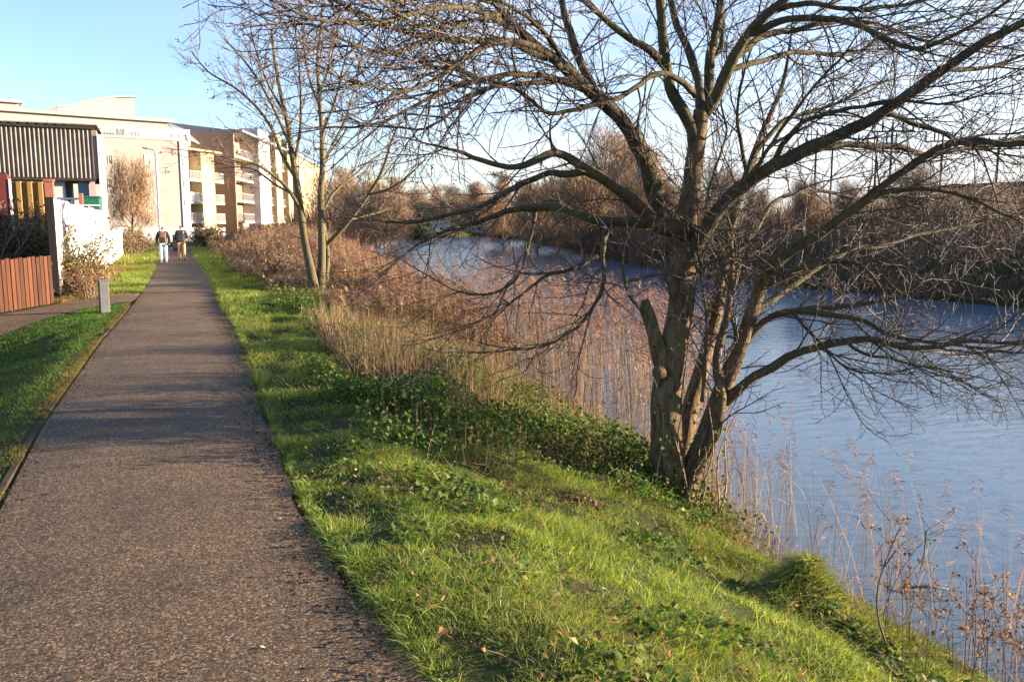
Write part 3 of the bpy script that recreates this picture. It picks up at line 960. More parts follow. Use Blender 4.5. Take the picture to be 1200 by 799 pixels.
def shoot(start, d, length, nseg, trop, wander, rg):
    pts = [start]; d = unit(d); st = length / nseg
    for k in range(nseg):
        d = unit(d + np.array([0, 0, trop]) * st * (0.4 + k / nseg) + rg.normal(0, wander, 3) * math.sqrt(st))
        pts.append(pts[-1] + d * st)
    return np.array(pts)


def children(tubes, pts, r_at, spec, level, rg, ends=None):
    """grow side shoots along pts. spec[level] = dict(gap, lmin, lmax, ang, trop, wander, nseg, r, sides, f0)"""
    if level >= len(spec): return
    s = spec[level]
    seg = np.linalg.norm(np.diff(pts, axis=0), axis=1); L = seg.sum(); cum = np.concatenate([[0], np.cumsum(seg)])
    pos = s['f0'] * L + rg.uniform(0, s['gap'])
    phase = rg.uniform(0, 6.28)
    while pos < L:
        i = min(np.searchsorted(cum, pos) - 1, len(seg) - 1); i = max(i, 0)
        f = (pos - cum[i]) / (seg[i] + 1e-9)
        q = pts[i] * (1 - f) + pts[i + 1] * f
        T = unit(pts[i + 1] - pts[i])
        phase += 2.4 + rg.normal(0, .5)
        e1 = unit(np.cross(T, np.array([.03, .05, 1.0]))); e2 = np.cross(e1, T)
        nrm = e1 * math.cos(phase) + e2 * math.sin(phase) * s.get('flat', 1.0)
        nrm = unit(nrm)
        an = s['ang'] + rg.normal(0, .2)
        d = T * math.cos(an) + nrm * math.sin(an) + np.array([0, 0, s.get('drop', 0.0)])
        fl = (1 - .55 * pos / L) if s.get('taper', True) else 1
        le = rg.uniform(s['lmin'], s['lmax']) * fl
        rp = np.interp(pos, cum, r_at)
        r0 = min(rp * .7, s['r'] * (.6 + .6 * le / s['lmax']))
        c = shoot(q, d, le, s['nseg'], s['trop'], s['wander'], rg)
        rc = np.linspace(r0, max(s['tip'], r0 * .3), len(c))
        tubes.add(c, rc, s['sides'])
        if ends is not None and level >= len(spec) - 2: ends.append(c[-1])
        children(tubes, c, rc, spec, level + 1, rg, ends)
        pos += s['gap'] * rg.uniform(.5, 1.5)


# --- the big tree: limbs follow the photograph, each at its own depth
TD = float((TREE - CAM) @ FW)
K = TD / FPX


def pl(spec):                                   # [(u, v, depth offset)] -> 3D
    return np.array([P(u, v, TD + o) for u, v, o in spec])


rgT = np.random.default_rng(21)
big = thing('bare_tree', 'large bare tree with several mossy stems leaning over the river bank', 'tree', tuple(TREE))


def child_mesh(name, tubes, mat, parent):
    me = tubes.mesh(name)
    me.transform(Matrix.Translation(-Vector(parent.location)))
    return link(name, me, parent, mat)


def stem(name, spec, rpx, sides=20, wob=.07, mat='bark'):
    c = catmull(pl(spec), .05)
    rr = np.interp(np.linspace(0, 1, len(c)), np.linspace(0, 1, len(rpx)), np.array(rpx)) * K
    t = Tubes(); t.add(c, rr, sides, wob)
    child_mesh(name, t, M[mat], big)
    return c, rr


stA = stem('trunk', [(779, 606, .02), (781, 560, 0), (782, 510, 0), (781, 470, 0), (788, 420, 0), (796, 370, 0), (801, 330, 0), (805, 290, 0), (807, 250, 0), (811, 210, 0), (817, 165, 0), (822, 130, 0)],
           [26, 21.5, 19.5, 18.5, 17.5, 15.5, 15, 15, 13, 11.5, 10.5, 9])
stB = stem('stem', [(795, 612, -.05), (805, 565, 0), (830, 505, .02), (848, 455, .05), (866, 410, .05), (878, 375, .05), (890, 340, 0), (905, 312, -.1)],
           [13.5, 12.5, 12.5, 12, 10.5, 9, 8, 7])
stC = stem('stem', [(790, 590, .1), (797, 535, .22), (808, 480, .3), (823, 430, .4), (836, 380, .5), (845, 330, .55), (853, 280, .6), (862, 240, .6), (876, 205, .65), (890, 165, .7), (905, 130, .8), (918, 95, .9), (926, 50, 1.0), (930, 5, 1.1)],
           [13, 11.5, 10, 9.5, 8.5, 8, 7.5, 7, 6, 4.5, 3.3, 2.4, 1.6, .8])
stD = stem('stem', [(796, 600, -.15), (812, 560, -.1), (834, 520, -.12), (845, 470, -.15), (840, 420, -.1), (852, 370, -.1), (858, 320, 0), (856, 280, .1)],
           [7, 6, 6, 6, 5, 4, 3, 2.5])
# sawn, jagged stub on the left of the trunk
t = Tubes()
c = catmull(pl([(786, 442, -.05), (777, 428, -.06), (770, 405, -.06), (762, 378, -.05), (757, 360, -.05), (757, 352, -.05)]), .03)
t.add(c, np.interp(np.linspace(0, 1, len(c)), [0, .3, .6, .85, 1], [9, 9, 7.5, 8, 5]) * K, 12, .15)
for (du, dv, r) in ((-6, -6, 2), (2, -9, 2), (-10, 2, 3)):
    t.add(pl([(757, 360, -.05), (757 + du, 358 + dv, -.06)]), [5 * K, r * .3 * K], 7)
c = pl([(775, 436, -.16), (770, 437, -.20), (768, 437, -.22)]); t.add(c, np.array([8, 7.5, 4]) * K, 12, .1)
child_mesh('branch_stub', t, M['bark'], big)

# (pixels + depth offset, radius start px, radius end px)
LIMBS = [
    # left big limb and its riser
    ([(806, 272, 0), (790, 258, -.02), (774, 240, -.08), (762, 212, -.2), (752, 185, -.3), (736, 155, -.4), (712, 127, -.5), (688, 106, -.6), (655, 78, -.75), (625, 54, -.9), (600, 30, -1.05), (580, 6, -1.2), (560, -25, -1.4)], 14, 4.5),
    ([(697, 114, -.55), (684, 85, -.5), (672, 55, -.5), (663, 25, -.5), (655, -5, -.5), (646, -40, -.5)], 7, 4),
    ([(660, 82, -.7), (650, 55, -.9), (630, 30, -1.1), (600, 10, -1.3), (570, -10, -1.5)], 4, 2.5),
    # lower left limbs
    ([(804, 275, -.05), (788, 268, -.1), (768, 262, -.2), (748, 243, -.3), (728, 222, -.45), (705, 207, -.55), (688, 199, -.65), (665, 186, -.8), (645, 178, -.9), (628, 186, -1.0), (605, 193, -1.1), (575, 190, -1.2), (545, 180, -1.3), (515, 172, -1.4)], 11, 2.2),
    ([(690, 201, -.6), (662, 204, -.5), (640, 203, -.4), (618, 213, -.3), (596, 226, -.2), (572, 239, -.1), (545, 249, 0), (515, 254, .1), (480, 262, .2), (440, 260, .3), (420, 255, .4)], 5, 1.6),
    ([(800, 270, .1), (775, 264, .2), (748, 260, .3), (716, 260, .4), (692, 258, .5), (672, 250, .6), (655, 244, .7), (625, 244, .8), (590, 249, .9), (555, 262, 1.0), (520, 272, 1.1), (485, 290, 1.2)], 8, 1.6),
    ([(712, 262, .4), (706, 300, .1), (708, 326, 0), (701, 350, -.1), (686, 373, -.2), (667, 389, -.3), (642, 404, -.4), (610, 410, -.5), (585, 412, -.5)], 4, 1.3),
    ([(700, 300, .2), (668, 316, .0), (640, 322, -.2), (610, 345, -.4), (590, 360, -.5), (560, 378, -.6), (530, 390, -.7)], 3, 1.2),
    ([(628, 247, .8), (618, 290, .6), (612, 318, .5), (590, 338, .4), (562, 345, .3), (530, 338, .2), (505, 325, .2)], 2.5, 1.2),
    # upper left: long arcs towards the path
    ([(640, 66, -.85), (620, 60, -1.0), (590, 50, -1.3), (545, 49, -1.6), (500, 46, -1.9), (455, 35, -2.2), (428, 18, -2.4), (390, 8, -2.6), (350, -4, -2.8)], 6, 2),
    ([(656, 78, -.8), (635, 62, -1.2), (600, 53, -1.5), (572, 58, -1.7), (545, 70, -1.9), (510, 94, -2.1), (480, 105, -2.3), (448, 102, -2.5), (410, 96, -2.7), (375, 78, -2.9)], 5, 1.6),
    ([(690, 108, -.6), (650, 92, -.9), (610, 86, -1.2), (570, 92, -1.4), (540, 98, -1.6), (510, 112, -1.8), (480, 127, -2.0), (450, 143, -2.1), (415, 150, -2.2), (380, 150, -2.3)], 5, 1.5),
    ([(672, 92, -.7), (640, 98, -.9), (600, 102, -1.1), (560, 112, -1.3), (530, 135, -1.5), (500, 151, -1.6), (470, 150, -1.7), (440, 146, -1.8)], 4, 1.3),
    ([(600, 33, -1.05), (575, 20, -1.4), (540, 10, -1.8), (500, 15, -2.1), (470, 24, -2.3), (440, 30, -2.5), (400, 27, -2.8), (360, 20, -3.0), (325, 4, -3.1)], 5, 1.8),
    ([(500, 46, -1.9), (470, 60, -2.2), (440, 62, -2.4), (405, 52, -2.6), (370, 32, -2.8), (330, 30, -3.0), (300, 16, -3.1)], 3, 1.3),
    ([(590, 15, -1.2), (560, 22, -1.6), (530, 35, -2.0), (500, 32, -2.3), (460, 10, -2.6), (430, -8, -2.8)], 3.5, 1.5),
    ([(580, 4, -1.2), (550, -6, -1.5), (510, -4, -2.0), (470, 4, -2.4), (430, 2, -2.8), (390, -10, -3.1)], 4, 1.6),
    ([(560, 92, -1.4), (530, 78, -1.8), (500, 75, -2.1), (470, 78, -2.3), (435, 72, -2.5), (405, 68, -2.7)], 3, 1.2),
    # lit branch crossing in front
    ([(815, 112, -.12), (798, 98, -.3), (776, 88, -.45), (756, 95, -.55), (738, 108, -.65), (712, 123, -.75), (685, 131, -.85), (657, 136, -.95), (634, 136, -1.05), (618, 122, -1.15), (600, 109, -1.25), (575, 99, -1.35), (550, 92, -1.45), (525, 78, -1.55), (508, 58, -1.65)], 4.5, 2),
    ([(648, 178, -.9), (646, 150, -1.0), (655, 120, -1.1)], 2, 1),
    # crown leaders
    ([(816, 172, 0), (806, 140, -.05), (790, 112, -.1), (783, 80, -.15), (778, 45, -.2), (775, 10, -.25), (772, -30, -.3)], 9, 6),
    ([(780, 78, -.15), (762, 62, -.3), (740, 48, -.4), (715, 28, -.5), (695, 12, -.6), (670, -10, -.7)], 6, 3.5),
    ([(822, 132, 0), (818, 95, .1), (810, 70, .15), (798, 42, .2), (789, 15, .25), (782, -20, .3)], 6.5, 4.5),
    ([(824, 135, 0), (829, 105, .1), (830, 70, .15), (838, 40, .2), (843, 10, .2), (845, -25, .2)], 7.5, 6),
    ([(832, 75, .2), (846, 55, .4), (847, 30, .5), (846, 0, .6), (842, -30, .7)], 4, 3),
    ([(826, 130, 0), (842, 108, -.1), (856, 75, -.2), (874, 45, -.3), (895, 20, -.4), (918, -2, -.5), (945, -25, -.6)], 9, 6),
    ([(862, 68, -.2), (885, 48, -.1), (905, 36, 0), (930, 33, .1), (960, 24, .1), (1000, 22, .2), (1040, 30, .2), (1075, 44, .2), (1110, 52, .2)], 5, 2),
    ([(880, 40, -.3), (920, 25, -.5), (965, 22, -.7), (1005, 32, -.8), (1045, 50, -.9), (1075, 58, -1.0), (1110, 45, -1.1), (1160, 15, -1.2), (1200, -15, -1.3)], 5, 2.2),
    ([(905, 14, -.4), (945, 6, -.5), (990, 12, -.5), (1040, 10, -.6), (1090, 0, -.7), (1140, -15, -.8)], 4, 2),
    ([(856, 80, -.2), (895, 70, 0), (930, 60, .3), (965, 62, .6), (1005, 60, .8), (1040, 40, 1.0), (1075, 30, 1.1), (1120, 20, 1.2)], 4, 1.8),
    # right: the long diagonal limb
    ([(808, 296, -.05), (818, 280, -.1), (835, 258, -.15), (862, 228, -.25), (895, 202, -.35), (925, 185, -.45), (962, 168, -.55), (1010, 146, -.7), (1040, 126, -.8), (1066, 107, -.9), (1100, 82, -1.0), (1140, 55, -1.15), (1180, 34, -1.3), (1225, 15, -1.45)], 11, 6),
    ([(940, 180, -.5), (975, 170, -.4), (1010, 170, -.3), (1050, 173, -.2), (1085, 180, -.1), (1120, 172, 0), (1160, 170, .1), (1210, 158, .2)], 5, 3),
    ([(1036, 129, -.79), (1062, 141, -.72), (1095, 153, -.65), (1120, 165, -.6), (1150, 172, -.55), (1185, 168, -.5), (1220, 172, -.5)], 4, 2.5),
    ([(1100, 82, -1.0), (1135, 80, -.9), (1170, 75, -.8), (1210, 60, -.8)], 4, 2),
    ([(870, 222, -.25), (880, 190, -.1), (895, 165, 0), (920, 140, .1), (950, 132, .2), (985, 122, .3), (1015, 105, .4), (1040, 95, .5)], 4, 1.6),
    ([(900, 200, -.35), (925, 160, -.5), (948, 140, -.6), (985, 128, -.7), (1020, 122, -.8), (1060, 118, -.9), (1100, 122, -1), (1150, 112, -1.1)], 4, 1.5),
    ([(855, 235, -.2), (880, 205, -.4), (905, 165, -.55), (935, 125, -.7), (958, 95, -.8), (985, 68, -.9), (1000, 48, -1)], 3.5, 1.5),
    # right stem continuing up and out
    ([(903, 314, -.1), (930, 292, -.2), (958, 276, -.3), (989, 252, -.4), (1008, 240, -.45), (1030, 220, -.5), (1055, 201, -.55), (1080, 184, -.6), (1110, 170, -.65), (1140, 164, -.7), (1175, 170, -.75), (1215, 168, -.8)], 8, 4),
    ([(1010, 240, -.45), (1040, 225, -.5), (1075, 222, -.5), (1110, 226, -.5), (1150, 240, -.5), (1200, 262, -.5)], 4, 1.8),
    ([(890, 338, 0), (915, 326, -.05), (945, 312, -.1), (975, 305, -.15), (1000, 306, -.2), (1020, 322, -.25), (1035, 345, -.3)], 6, 2),
    ([(882, 365, 0), (905, 352, .1), (930, 335, .25), (960, 312, .4), (1000, 292, .6), (1045, 285, .8), (1090, 270, 1), (1140, 262, 1.2), (1195, 250, 1.4)], 4.5, 1.6),
    ([(866, 410, .05), (885, 390, .05), (905, 372, 0), (940, 364, -.1), (985, 358, -.15), (1030, 352, -.2), (1065, 340, -.25), (1085, 322, -.3), (1104, 302, -.35)], 5.5, 1.6),
    ([(938, 364, -.1), (975, 368, -.2), (1012, 375, -.3), (1040, 390, -.35), (1080, 398, -.4), (1130, 405, -.5), (1185, 412, -.6)], 4.5, 1.5),
    ([(850, 470, -.02), (868, 452, -.1), (884, 437, -.15), (905, 426, -.2), (930, 412, -.25), (958, 402, -.3), (990, 396, -.35), (1020, 395, -.4), (1055, 402, -.45), (1090, 405, -.5), (1130, 400, -.55), (1180, 402, -.6), (1215, 395, -.6)], 7, 2),
    ([(985, 397, -.35), (1010, 415, -.5), (1040, 420, -.6), (1080, 428, -.7), (1120, 436, -.8)], 2.5, 1.2),
    ([(930, 365, -.1), (955, 395, -.4), (985, 425, -.6), (1010, 436, -.7), (1040, 438, -.8)], 2.5, 1.2),
    # watersprouts and thin crossing branches in the middle
    ([(823, 470, -.2), (826, 420, -.25), (830, 380, -.25), (824, 330, -.25), (820, 290, -.28), (817, 240, -.3)], 3, 1.2),
    ([(735, 330, -.4), (770, 322, -.35), (800, 325, -.3), (830, 310, -.3), (850, 300, -.25), (872, 302, -.2)], 2, 1.4),
    ([(760, 225, -.5), (782, 243, -.4), (808, 262, -.3)], 1.2, 1.5),
    ([(757, 370, -.05), (740, 350, -.3), (730, 325, -.4), (732, 290, -.5), (745, 262, -.6), (760, 240, -.7)], 2.2, 1.2),
    ([(845, 440, 0), (862, 400, .1), (856, 360, .2), (866, 320, .3), (860, 280, .4)], 3.5, 1.4),
    ([(858, 300, .6), (885, 270, .8), (905, 240, 1.0), (935, 225, 1.2), (970, 222, 1.4), (1010, 232, 1.6), (1060, 228, 1.8), (1120, 240, 2)], 3.5, 1.4),
    ([(875, 205, .65), (868, 170, .6), (862, 130, .5), (868, 95, .5), (880, 60, .4)], 3, 1.5),
    ([(850, 300, .5), (830, 250, .5), (838, 200, .5), (850, 160, .5), (845, 120, .5)], 3, 1.4),
]
spec_big = [
    dict(gap=.125, lmin=.45, lmax=1.45, ang=.66, trop=.28, wander=.34, nseg=12, r=.0088, sides=5, tip=.0028, f0=.18, drop=-.08),
    dict(gap=.085, lmin=.16, lmax=.66, ang=.75, trop=.75, wander=.5, nseg=8, r=.0047, sides=4, tip=.0023, f0=.12),
    dict(gap=.072, lmin=.03, lmax=.20, ang=.85, trop=1.0, wander=.5, nseg=4, r=.0031, sides=3, tip=.0020, f0=.2),
]
lm = Tubes(); tw = Tubes(); ends = []
for spec, r0, r1 in LIMBS:
    c = catmull(pl(spec), .06)
    n = len(c)
    wv = np.cumsum(rgT.normal(0, .0045, (n, 3)), axis=0); wv -= np.linspace(0, 1, n)[:, None] * wv[-1]
    c = c + wv
    dsc = np.clip(((c - CAM) @ FW) / TD, .5, 1.3)
    rr = np.interp(np.linspace(0, 1, n), [0, .12, 1], [r0 * .98, r0 * .82, r1 * .76]) * K * dsc
    rr = rr * (1 + .06 * np.sin(np.arange(n) * .9 + r0))
    lm.add(c, rr, 9 if r0 > 6 else 7)
    # run the tip out into a fine shoot
    tipd = unit(c[-1] - c[-3])
    ex = shoot(c[-1], tipd, rgT.uniform(.3, .7) * dsc[-1] ** 1.5, 8, .25, .15, rgT)
    re_ = np.linspace(rr[-1] * .95, .002, len(ex))
    tw.add(ex, re_, 5)
    um, vm = np.mean([a_[0] for a_ in spec]), np.mean([a_[1] for a_ in spec])
    k_ = float(np.clip(dsc.mean(), .6, 1.1))
    low = 1.35 if (um < 730 and vm > 185) else 1.0
    sp_ = [dict(spec_big[0], gap=spec_big[0]['gap'] * low, lmin=spec_big[0]['lmin'] * k_, lmax=spec_big[0]['lmax'] * k_ / low ** .5), dict(spec_big[1], gap=spec_big[1]['gap'] * low ** .5, lmax=spec_big[1]['lmax'] * k_), dict(spec_big[2], gap=spec_big[2]['gap'] * low ** .5)]
    children(tw, np.vstack([c, ex[1:]]), np.concatenate([rr, re_[1:]]), sp_, 0, rgT, ends)
for st, f0 in ((stB, .45), (stC, .3), (stD, .3), (stA, .4)):
    n0 = int(len(st[0]) * f0)
    sp2 = [dict(spec_big[0], gap=.16, ang=.9, f0=0.0, lmax=.9), spec_big[1], spec_big[2]]
    children(tw, st[0][n0:], st[1][n0:], sp2, 0, rgT, ends)
child_mesh('limbs', lm, M['limb'], big).name = 'crown'
child_mesh('twigs', tw, M['twig'], big)
# ivy and creeping stems up the foot
iv = Tubes()
for k in range(9):
    u0 = random.uniform(772, 840); h_ = random.uniform(40, 170)
    pts = []
    for f in np.linspace(0, 1, 12):
        pts.append(P(u0 + 30 * f * (u0 - 790) / 50 + 7 * math.sin(f * 6 + k), 600 - h_ * f, TD - .20 + .05 * math.sin(f * 9 + k)))
    iv.add(pts, np.linspace(.009, .003, 12), 5)
child_mesh('creeper_stem', iv, m_plain('creeper_bark', (.24, .15, .09), .8, .25, 4), big)
isoup = Soup()
n = 260
uu = rng.uniform(765, 850, n); vv_ = 610 - rng.gamma(1.5, 45, n)
pos = np.array([P(a, b, TD - rng.uniform(.1, .3)) for a, b in zip(uu, vv_)]) - TREE
isoup.add(leaves(pos, rng.normal(size=(n, 3)) + np.array([0, -.5, .6]), rng.uniform(.025, .055, n), asp=.8), mixcol([(.06, .11, .025), (.10, .14, .035), (.18, .15, .05)], n, .2))
isoup.build('ivy_leaves', M['leaf'], big)

# --- second tree, three pale stems on the bank
TD2 = float((TREE2 - CAM) @ FW); K2 = TD2 / FPX
t2 = thing('bare_tree', 'slender pale bare tree with three stems standing in orange reeds', 'tree', tuple(TREE2))


def pl2(spec): return np.array([P(u, v, TD2 + o) for u, v, o in spec])


rg2 = np.random.default_rng(5)
tr = Tubes(); cr = Tubes(); ends2 = []
ST2 = [
    ([(371, 352, 0), (366, 325, 0), (358, 285, .0), (352, 245, 0), (348, 215, -.1), (342, 180, -.2), (336, 140, -.3), (328, 105, -.3), (322, 70, -.3), (318, 35, -.3)], 5.2, 1.3),
    ([(374, 352, .1), (377, 310, .1), (377, 270, .1), (376, 230, .2), (378, 190, .3), (377, 150, .3), (374, 110, .3), (372, 70, .4), (376, 35, .4), (378, 0, .4)], 4.6, 1.2),
    ([(378, 345, .3), (384, 305, .4), (379, 260, .5), (377, 240, .6)], 3, 2.4),
]
LB2 = [
    ([(353, 248, 0), (340, 225, -.3), (320, 205, -.6), (298, 192, -1), (275, 188, -1.3), (250, 180, -1.6), (225, 178, -2)], 3.5, 1),
    ([(347, 210, -.1), (330, 180, .3), (318, 150, .6), (300, 125, 1), (275, 103, 1.4), (245, 85, 1.8), (225, 62, 2.2)], 3.5, 1),
    ([(340, 170, -.2), (322, 130, -.6), (305, 98, -1), (285, 70, -1.3), (262, 45, -1.6)], 3, 1),
    ([(350, 230, 0), (325, 218, .6), (300, 200, 1.2), (280, 196, 1.6), (255, 198, 2.0)], 2.5, .9),
    ([(345, 190, -.1), (352, 150, -.5), (352, 100, -.9), (348, 55, -1.2), (345, 20, -1.4)], 3, 1),
    ([(335, 135, -.3), (315, 100, -.2), (300, 60, 0), (292, 25, .2)], 2.3, .8),
    ([(379, 290, .4), (395, 275, .3), (412, 255, .2), (432, 228, .1), (448, 200, 0), (458, 168, -.1), (470, 140, -.2)], 4.5, 1.2),
    ([(378, 248, .1), (392, 225, .6), (410, 210, 1), (432, 190, 1.4), (450, 178, 1.8)], 3, 1),
    ([(377, 195, .3), (390, 170, .9), (405, 140, 1.3), (415, 105, 1.7), (425, 70, 2)], 3, 1),
    ([(376, 160, .3), (392, 120, -.2), (402, 80, -.6), (410, 45, -1)], 2.6, .9),
    ([(376, 130, .3), (362, 90, .8), (355, 45, 1.2), (352, 5, 1.4)], 2.4, .9),
    ([(412, 257, .2), (440, 250, .6), (470, 240, 1), (500, 235, 1.2)], 2.5, .8),
    ([(432, 228, .1), (455, 222, -.4), (480, 205, -.9), (500, 185, -1.2)], 2.2, .8),
    ([(375, 110, .3), (388, 70, .2), (395, 35, .1), (400, 0, 0)], 2.2, .9),
]
spec2 = [
    dict(gap=.21, lmin=.6, lmax=2.0, ang=.55, trop=.45, wander=.2, nseg=8, r=.012, sides=4, tip=.006, f0=.2),
    dict(gap=.15, lmin=.3, lmax=.95, ang=.55, trop=.6, wander=.28, nseg=5, r=.0075, sides=3, tip=.0045, f0=.15),
    dict(gap=.22, lmin=.12, lmax=.4, ang=.7, trop=.5, wander=.3, nseg=3, r=.0055, sides=3, tip=.004, f0=.2),
]
for spec, r0, r1 in ST2:
    c = catmull(pl2(spec), .2); rr = np.interp(np.linspace(0, 1, len(c)), [0, .15, 1], [r0 * 1.3, r0, r1]) * K2
    tr.add(c, rr, 9)
    children(cr, c, rr, [dict(spec2[0], f0=.35)] + spec2[1:], 0, rg2, ends2)
lb = Tubes()
for spec, r0, r1 in LB2:
    c = catmull(pl2(spec), .2); rr = np.linspace(r0 * .7, r1 * .8, len(c)) * K2
    lb.add(c, rr, 6)
    children(cr, c, rr, spec2, 0, rg2, ends2)
child_mesh('trunk', tr, M['bark_pale'], t2)
child_mesh('limbs', lb, M['bark_pale'], t2).name = 'crown'
child_mesh('twigs', cr, M['twig_pale'], t2)
keys = Soup()
ee = np.array(ends2); ee = ee[rng.choice(len(ee), 260, replace=False)] - TREE2
for e_ in ee:
    n = int(rng.integers(4, 11))
    keys.add(leaves(e_ + rng.normal(0, .035, (n, 3)) - np.array([0, 0, .04]), rng.normal(size=(n, 3)), rng.uniform(.05, .1, n), asp=.4), mixcol([(.09, .04, .03), (.13, .06, .045)], n, .2))
keys.build('seed_cluster', M['dry'], t2)


# --- other trees, from a few grown kinds
def grow_tree(seed, H, spread, nl, twig_r, trunk_r, upness=.5, dens=1.0):
    rg = np.random.default_rng(seed)
    tr, cr = Tubes(), Tubes()
    tk = shoot(np.zeros(3), np.array([rg.normal(0, .05), rg.normal(0, .05), 1]), H * .92, 12, .3, .06, rg)
    rt = np.linspace(trunk_r, trunk_r * .15, len(tk)); rt[0] *= 1.3
    tr.add(tk, rt, 8)
    sp_ = [
        dict(gap=H * .045 / dens, lmin=spread * .5, lmax=spread * 1.1, ang=.95 - upness * .5, trop=.9 / H * 2, wander=.12, nseg=8, r=trunk_r * .42, sides=5, tip=twig_r, f0=.14),
        dict(gap=spread * .11 / dens, lmin=spread * .2, lmax=spread * .55, ang=.65, trop=.8 / H * 3, wander=.15, nseg=5, r=trunk_r * .2, sides=3, tip=twig_r, f0=.15),
        dict(gap=spread * .07 / dens, lmin=spread * .1, lmax=spread * .28, ang=.6, trop=1.5 / H * 3, wander=.2, nseg=3, r=twig_r * 1.5, sides=3, tip=twig_r * .8, f0=.1),
        dict(gap=spread * .06 / dens, lmin=spread * .05, lmax=spread * .13, ang=.6, trop=0, wander=.2, nseg=2, r=twig_r * 1.1, sides=3, tip=twig_r * .7, f0=.1),
    ]
    ends_ = []
    children(cr, tk, rt, sp_, 0, rg, ends_)
    e_ = np.array(ends_)
    m_ = 9000
    pos = e_[rg.choice(len(e_), m_)] + rg.normal(0, spread * .11, (m_, 3))
    dv = pos * np.array([1, 1, .2]) / spread * .8 + rg.normal(0, .55, (m_, 3)) + np.array([0, 0, .8])
    V, T, Q, I = strips(pos, dv, rg.uniform(.08, .2, m_) * spread, twig_r * 2.2, rg.normal(0, .2, (m_, 3)) + np.array([0, 0, .15]), 2, None, .3, rg)
    me = cr.mesh('crown')
    v0 = np.empty(len(me.vertices) * 3, np.float32); me.vertices.foreach_get('co', v0); v0 = v0.reshape(-1, 3)
    li = np.empty(len(me.loops), np.int32); me.loops.foreach_get('vertex_index', li)
    nt_ = sum(1 for p_ in me.polygons if p_.loop_total == 3)
    tt = li[:nt_ * 3].reshape(-1, 3); qq = li[nt_ * 3:].reshape(-1, 4)
    o_ = len(v0)
    return tr.mesh('trunk'), mesh_np('crown', np.concatenate([v0, V]), np.concatenate([tt, T + o_]), np.concatenate([qq, Q + o_]))


KIND = {
    'round': grow_tree(31, 9.0, 4.2, 0, .016, .20, .5, .8),
    'tall': grow_tree(32, 12.0, 3.4, 0, .018, .22, .9, .8),
    'bush': grow_tree(33, 5.0, 3.0, 0, .012, .12, .3, .8),
    'small': grow_tree(34, 6.2, 2.2, 0, .011, .10, .75, .8),
}


def put_tree(kind, loc, sc, rz, label, mats=('twig_far', 'twig_far'), group=None, sx=1.0):
    t = thing('bare_tree' if kind != 'bush' else 'bare_bush', label, 'tree' if kind != 'bush' else 'bush', loc, rz, group)
    t.scale = (sc * sx, sc * sx, sc)
    for nm, me, mt in zip(('trunk', 'crown'), KIND[kind], mats):
        o = link(nm, me, t)
        if len(me.materials) == 0: me.materials.append(M[mt])
        o.material_slots[0].link = 'OBJECT'; o.material_slots[0].material = M[mt]
    return t


def atd(u, t, z):                               # ground point below pixel column u at depth t
    q = P(u, 268, t); return (q[0], q[1], z)


put_tree('bush', atd(153, 62, 0), 1.12, .4, 'bushy brown bare shrub tree in front of the pale apartment block', ('twig_pale', 'twig_far'), None, .8)
FT = [
    (590, 120, 'round', .85, 'bare tree on the far bank just right of the distant lodges', 'twig_far', 1.3),
    (628, 98, 'bush', 1.55, 'broad bare bush low on the far bank left of the pinkish tree', 'twig_dark', 1.3),
    (684, 80, 'bush', 1.5, 'dark bare bush at the foot of the pinkish tree on the far bank', 'twig_dark', 1.3),
    (735, 84, 'round', .95, 'bare tree directly behind the big tree limb fork on the far bank', 'twig_far', 1.3),
    (700, 88, 'round', 1.25, 'rounded pinkish bare tree rising above the far bank thicket', 'twig_far', 1.3),
    (655, 105, 'round', .95, 'smaller rounded bare tree left of the pinkish one on the far bank', 'twig_far', 1.2),
    (752, 76, 'round', .80, 'bare tree seen behind the left limb of the big tree', 'twig_far', 1.2),
    (615, 150, 'round', 1.05, 'bare tree at the inner end of the far bank thicket', 'twig_dark', 1.3),
    (440, 118, 'round', 1.0, 'orange brown bare tree beyond the reeds at the end of the near bank', 'twig_far', 1.2),
    (408, 104, 'tall', .78, 'tallest bare tree behind the reeds beside the second apartment block', 'twig_far', 1.1),
    (468, 150, 'round', .98, 'bare tree overhanging the water where the near bank turns', 'twig_far', 1.2),
    (392, 96, 'bush', 1.3, 'low bare bush behind the three stemmed tree', 'twig_far', 1.2),
    (425, 88, 'bush', 1.3, 'wide bare bush above the reeds left of the water', 'twig_far', 1.3),
    (452, 100, 'bush', 1.25, 'bare bush right at the reed edge beside the water', 'twig_far', 1.3),
]
for u, t_, kd, sc_, lab, mt, sx in FT:
    q = atd(u, t_, 0)
    put_tree(kd, (q[0], q[1], gz(q[0], q[1]) - .05), sc_, u * .37, lab, (mt, mt), None, sx)
# row at the far end of the river
for i_, u in enumerate(range(455, 640, 14)):
    t_ = 330 + 25 * math.sin(i_ * 2.3)
    q = atd(u, t_, 0)
    t = put_tree(['round', 'tall'][i_ % 3 == 1], (q[0], q[1], gz(q[0], q[1])), 1.35 + .45 * math.sin(i_ * 1.7) ** 2, i_ * 1.3,
                 'bare brown tree in the distant row at the end of the river', ('twig_dark', 'twig_far'), 'distant trees at the end of the river', 1.5)

for i_ in range(16):
    y_b = 14 + i_ * 3.4 + 2 * math.sin(i_ * 5.1); x_b = float(Rb(y_b)) + (7 if y_b < 50 else 1.5) + 7 * math.sin(i_ * 2.7) ** 2
    put_tree('bush', (x_b, y_b, gz(x_b, y_b) - .05), .40 + .25 * math.sin(i_ * 1.9) ** 2 + .35 * (y_b > 52) + .02 * (y_b < 30), i_ * 1.1, 'dark bare bush along the far bank of the river', ('twig_dark', 'twig_dark'), 'bare bushes along the far bank', .9)
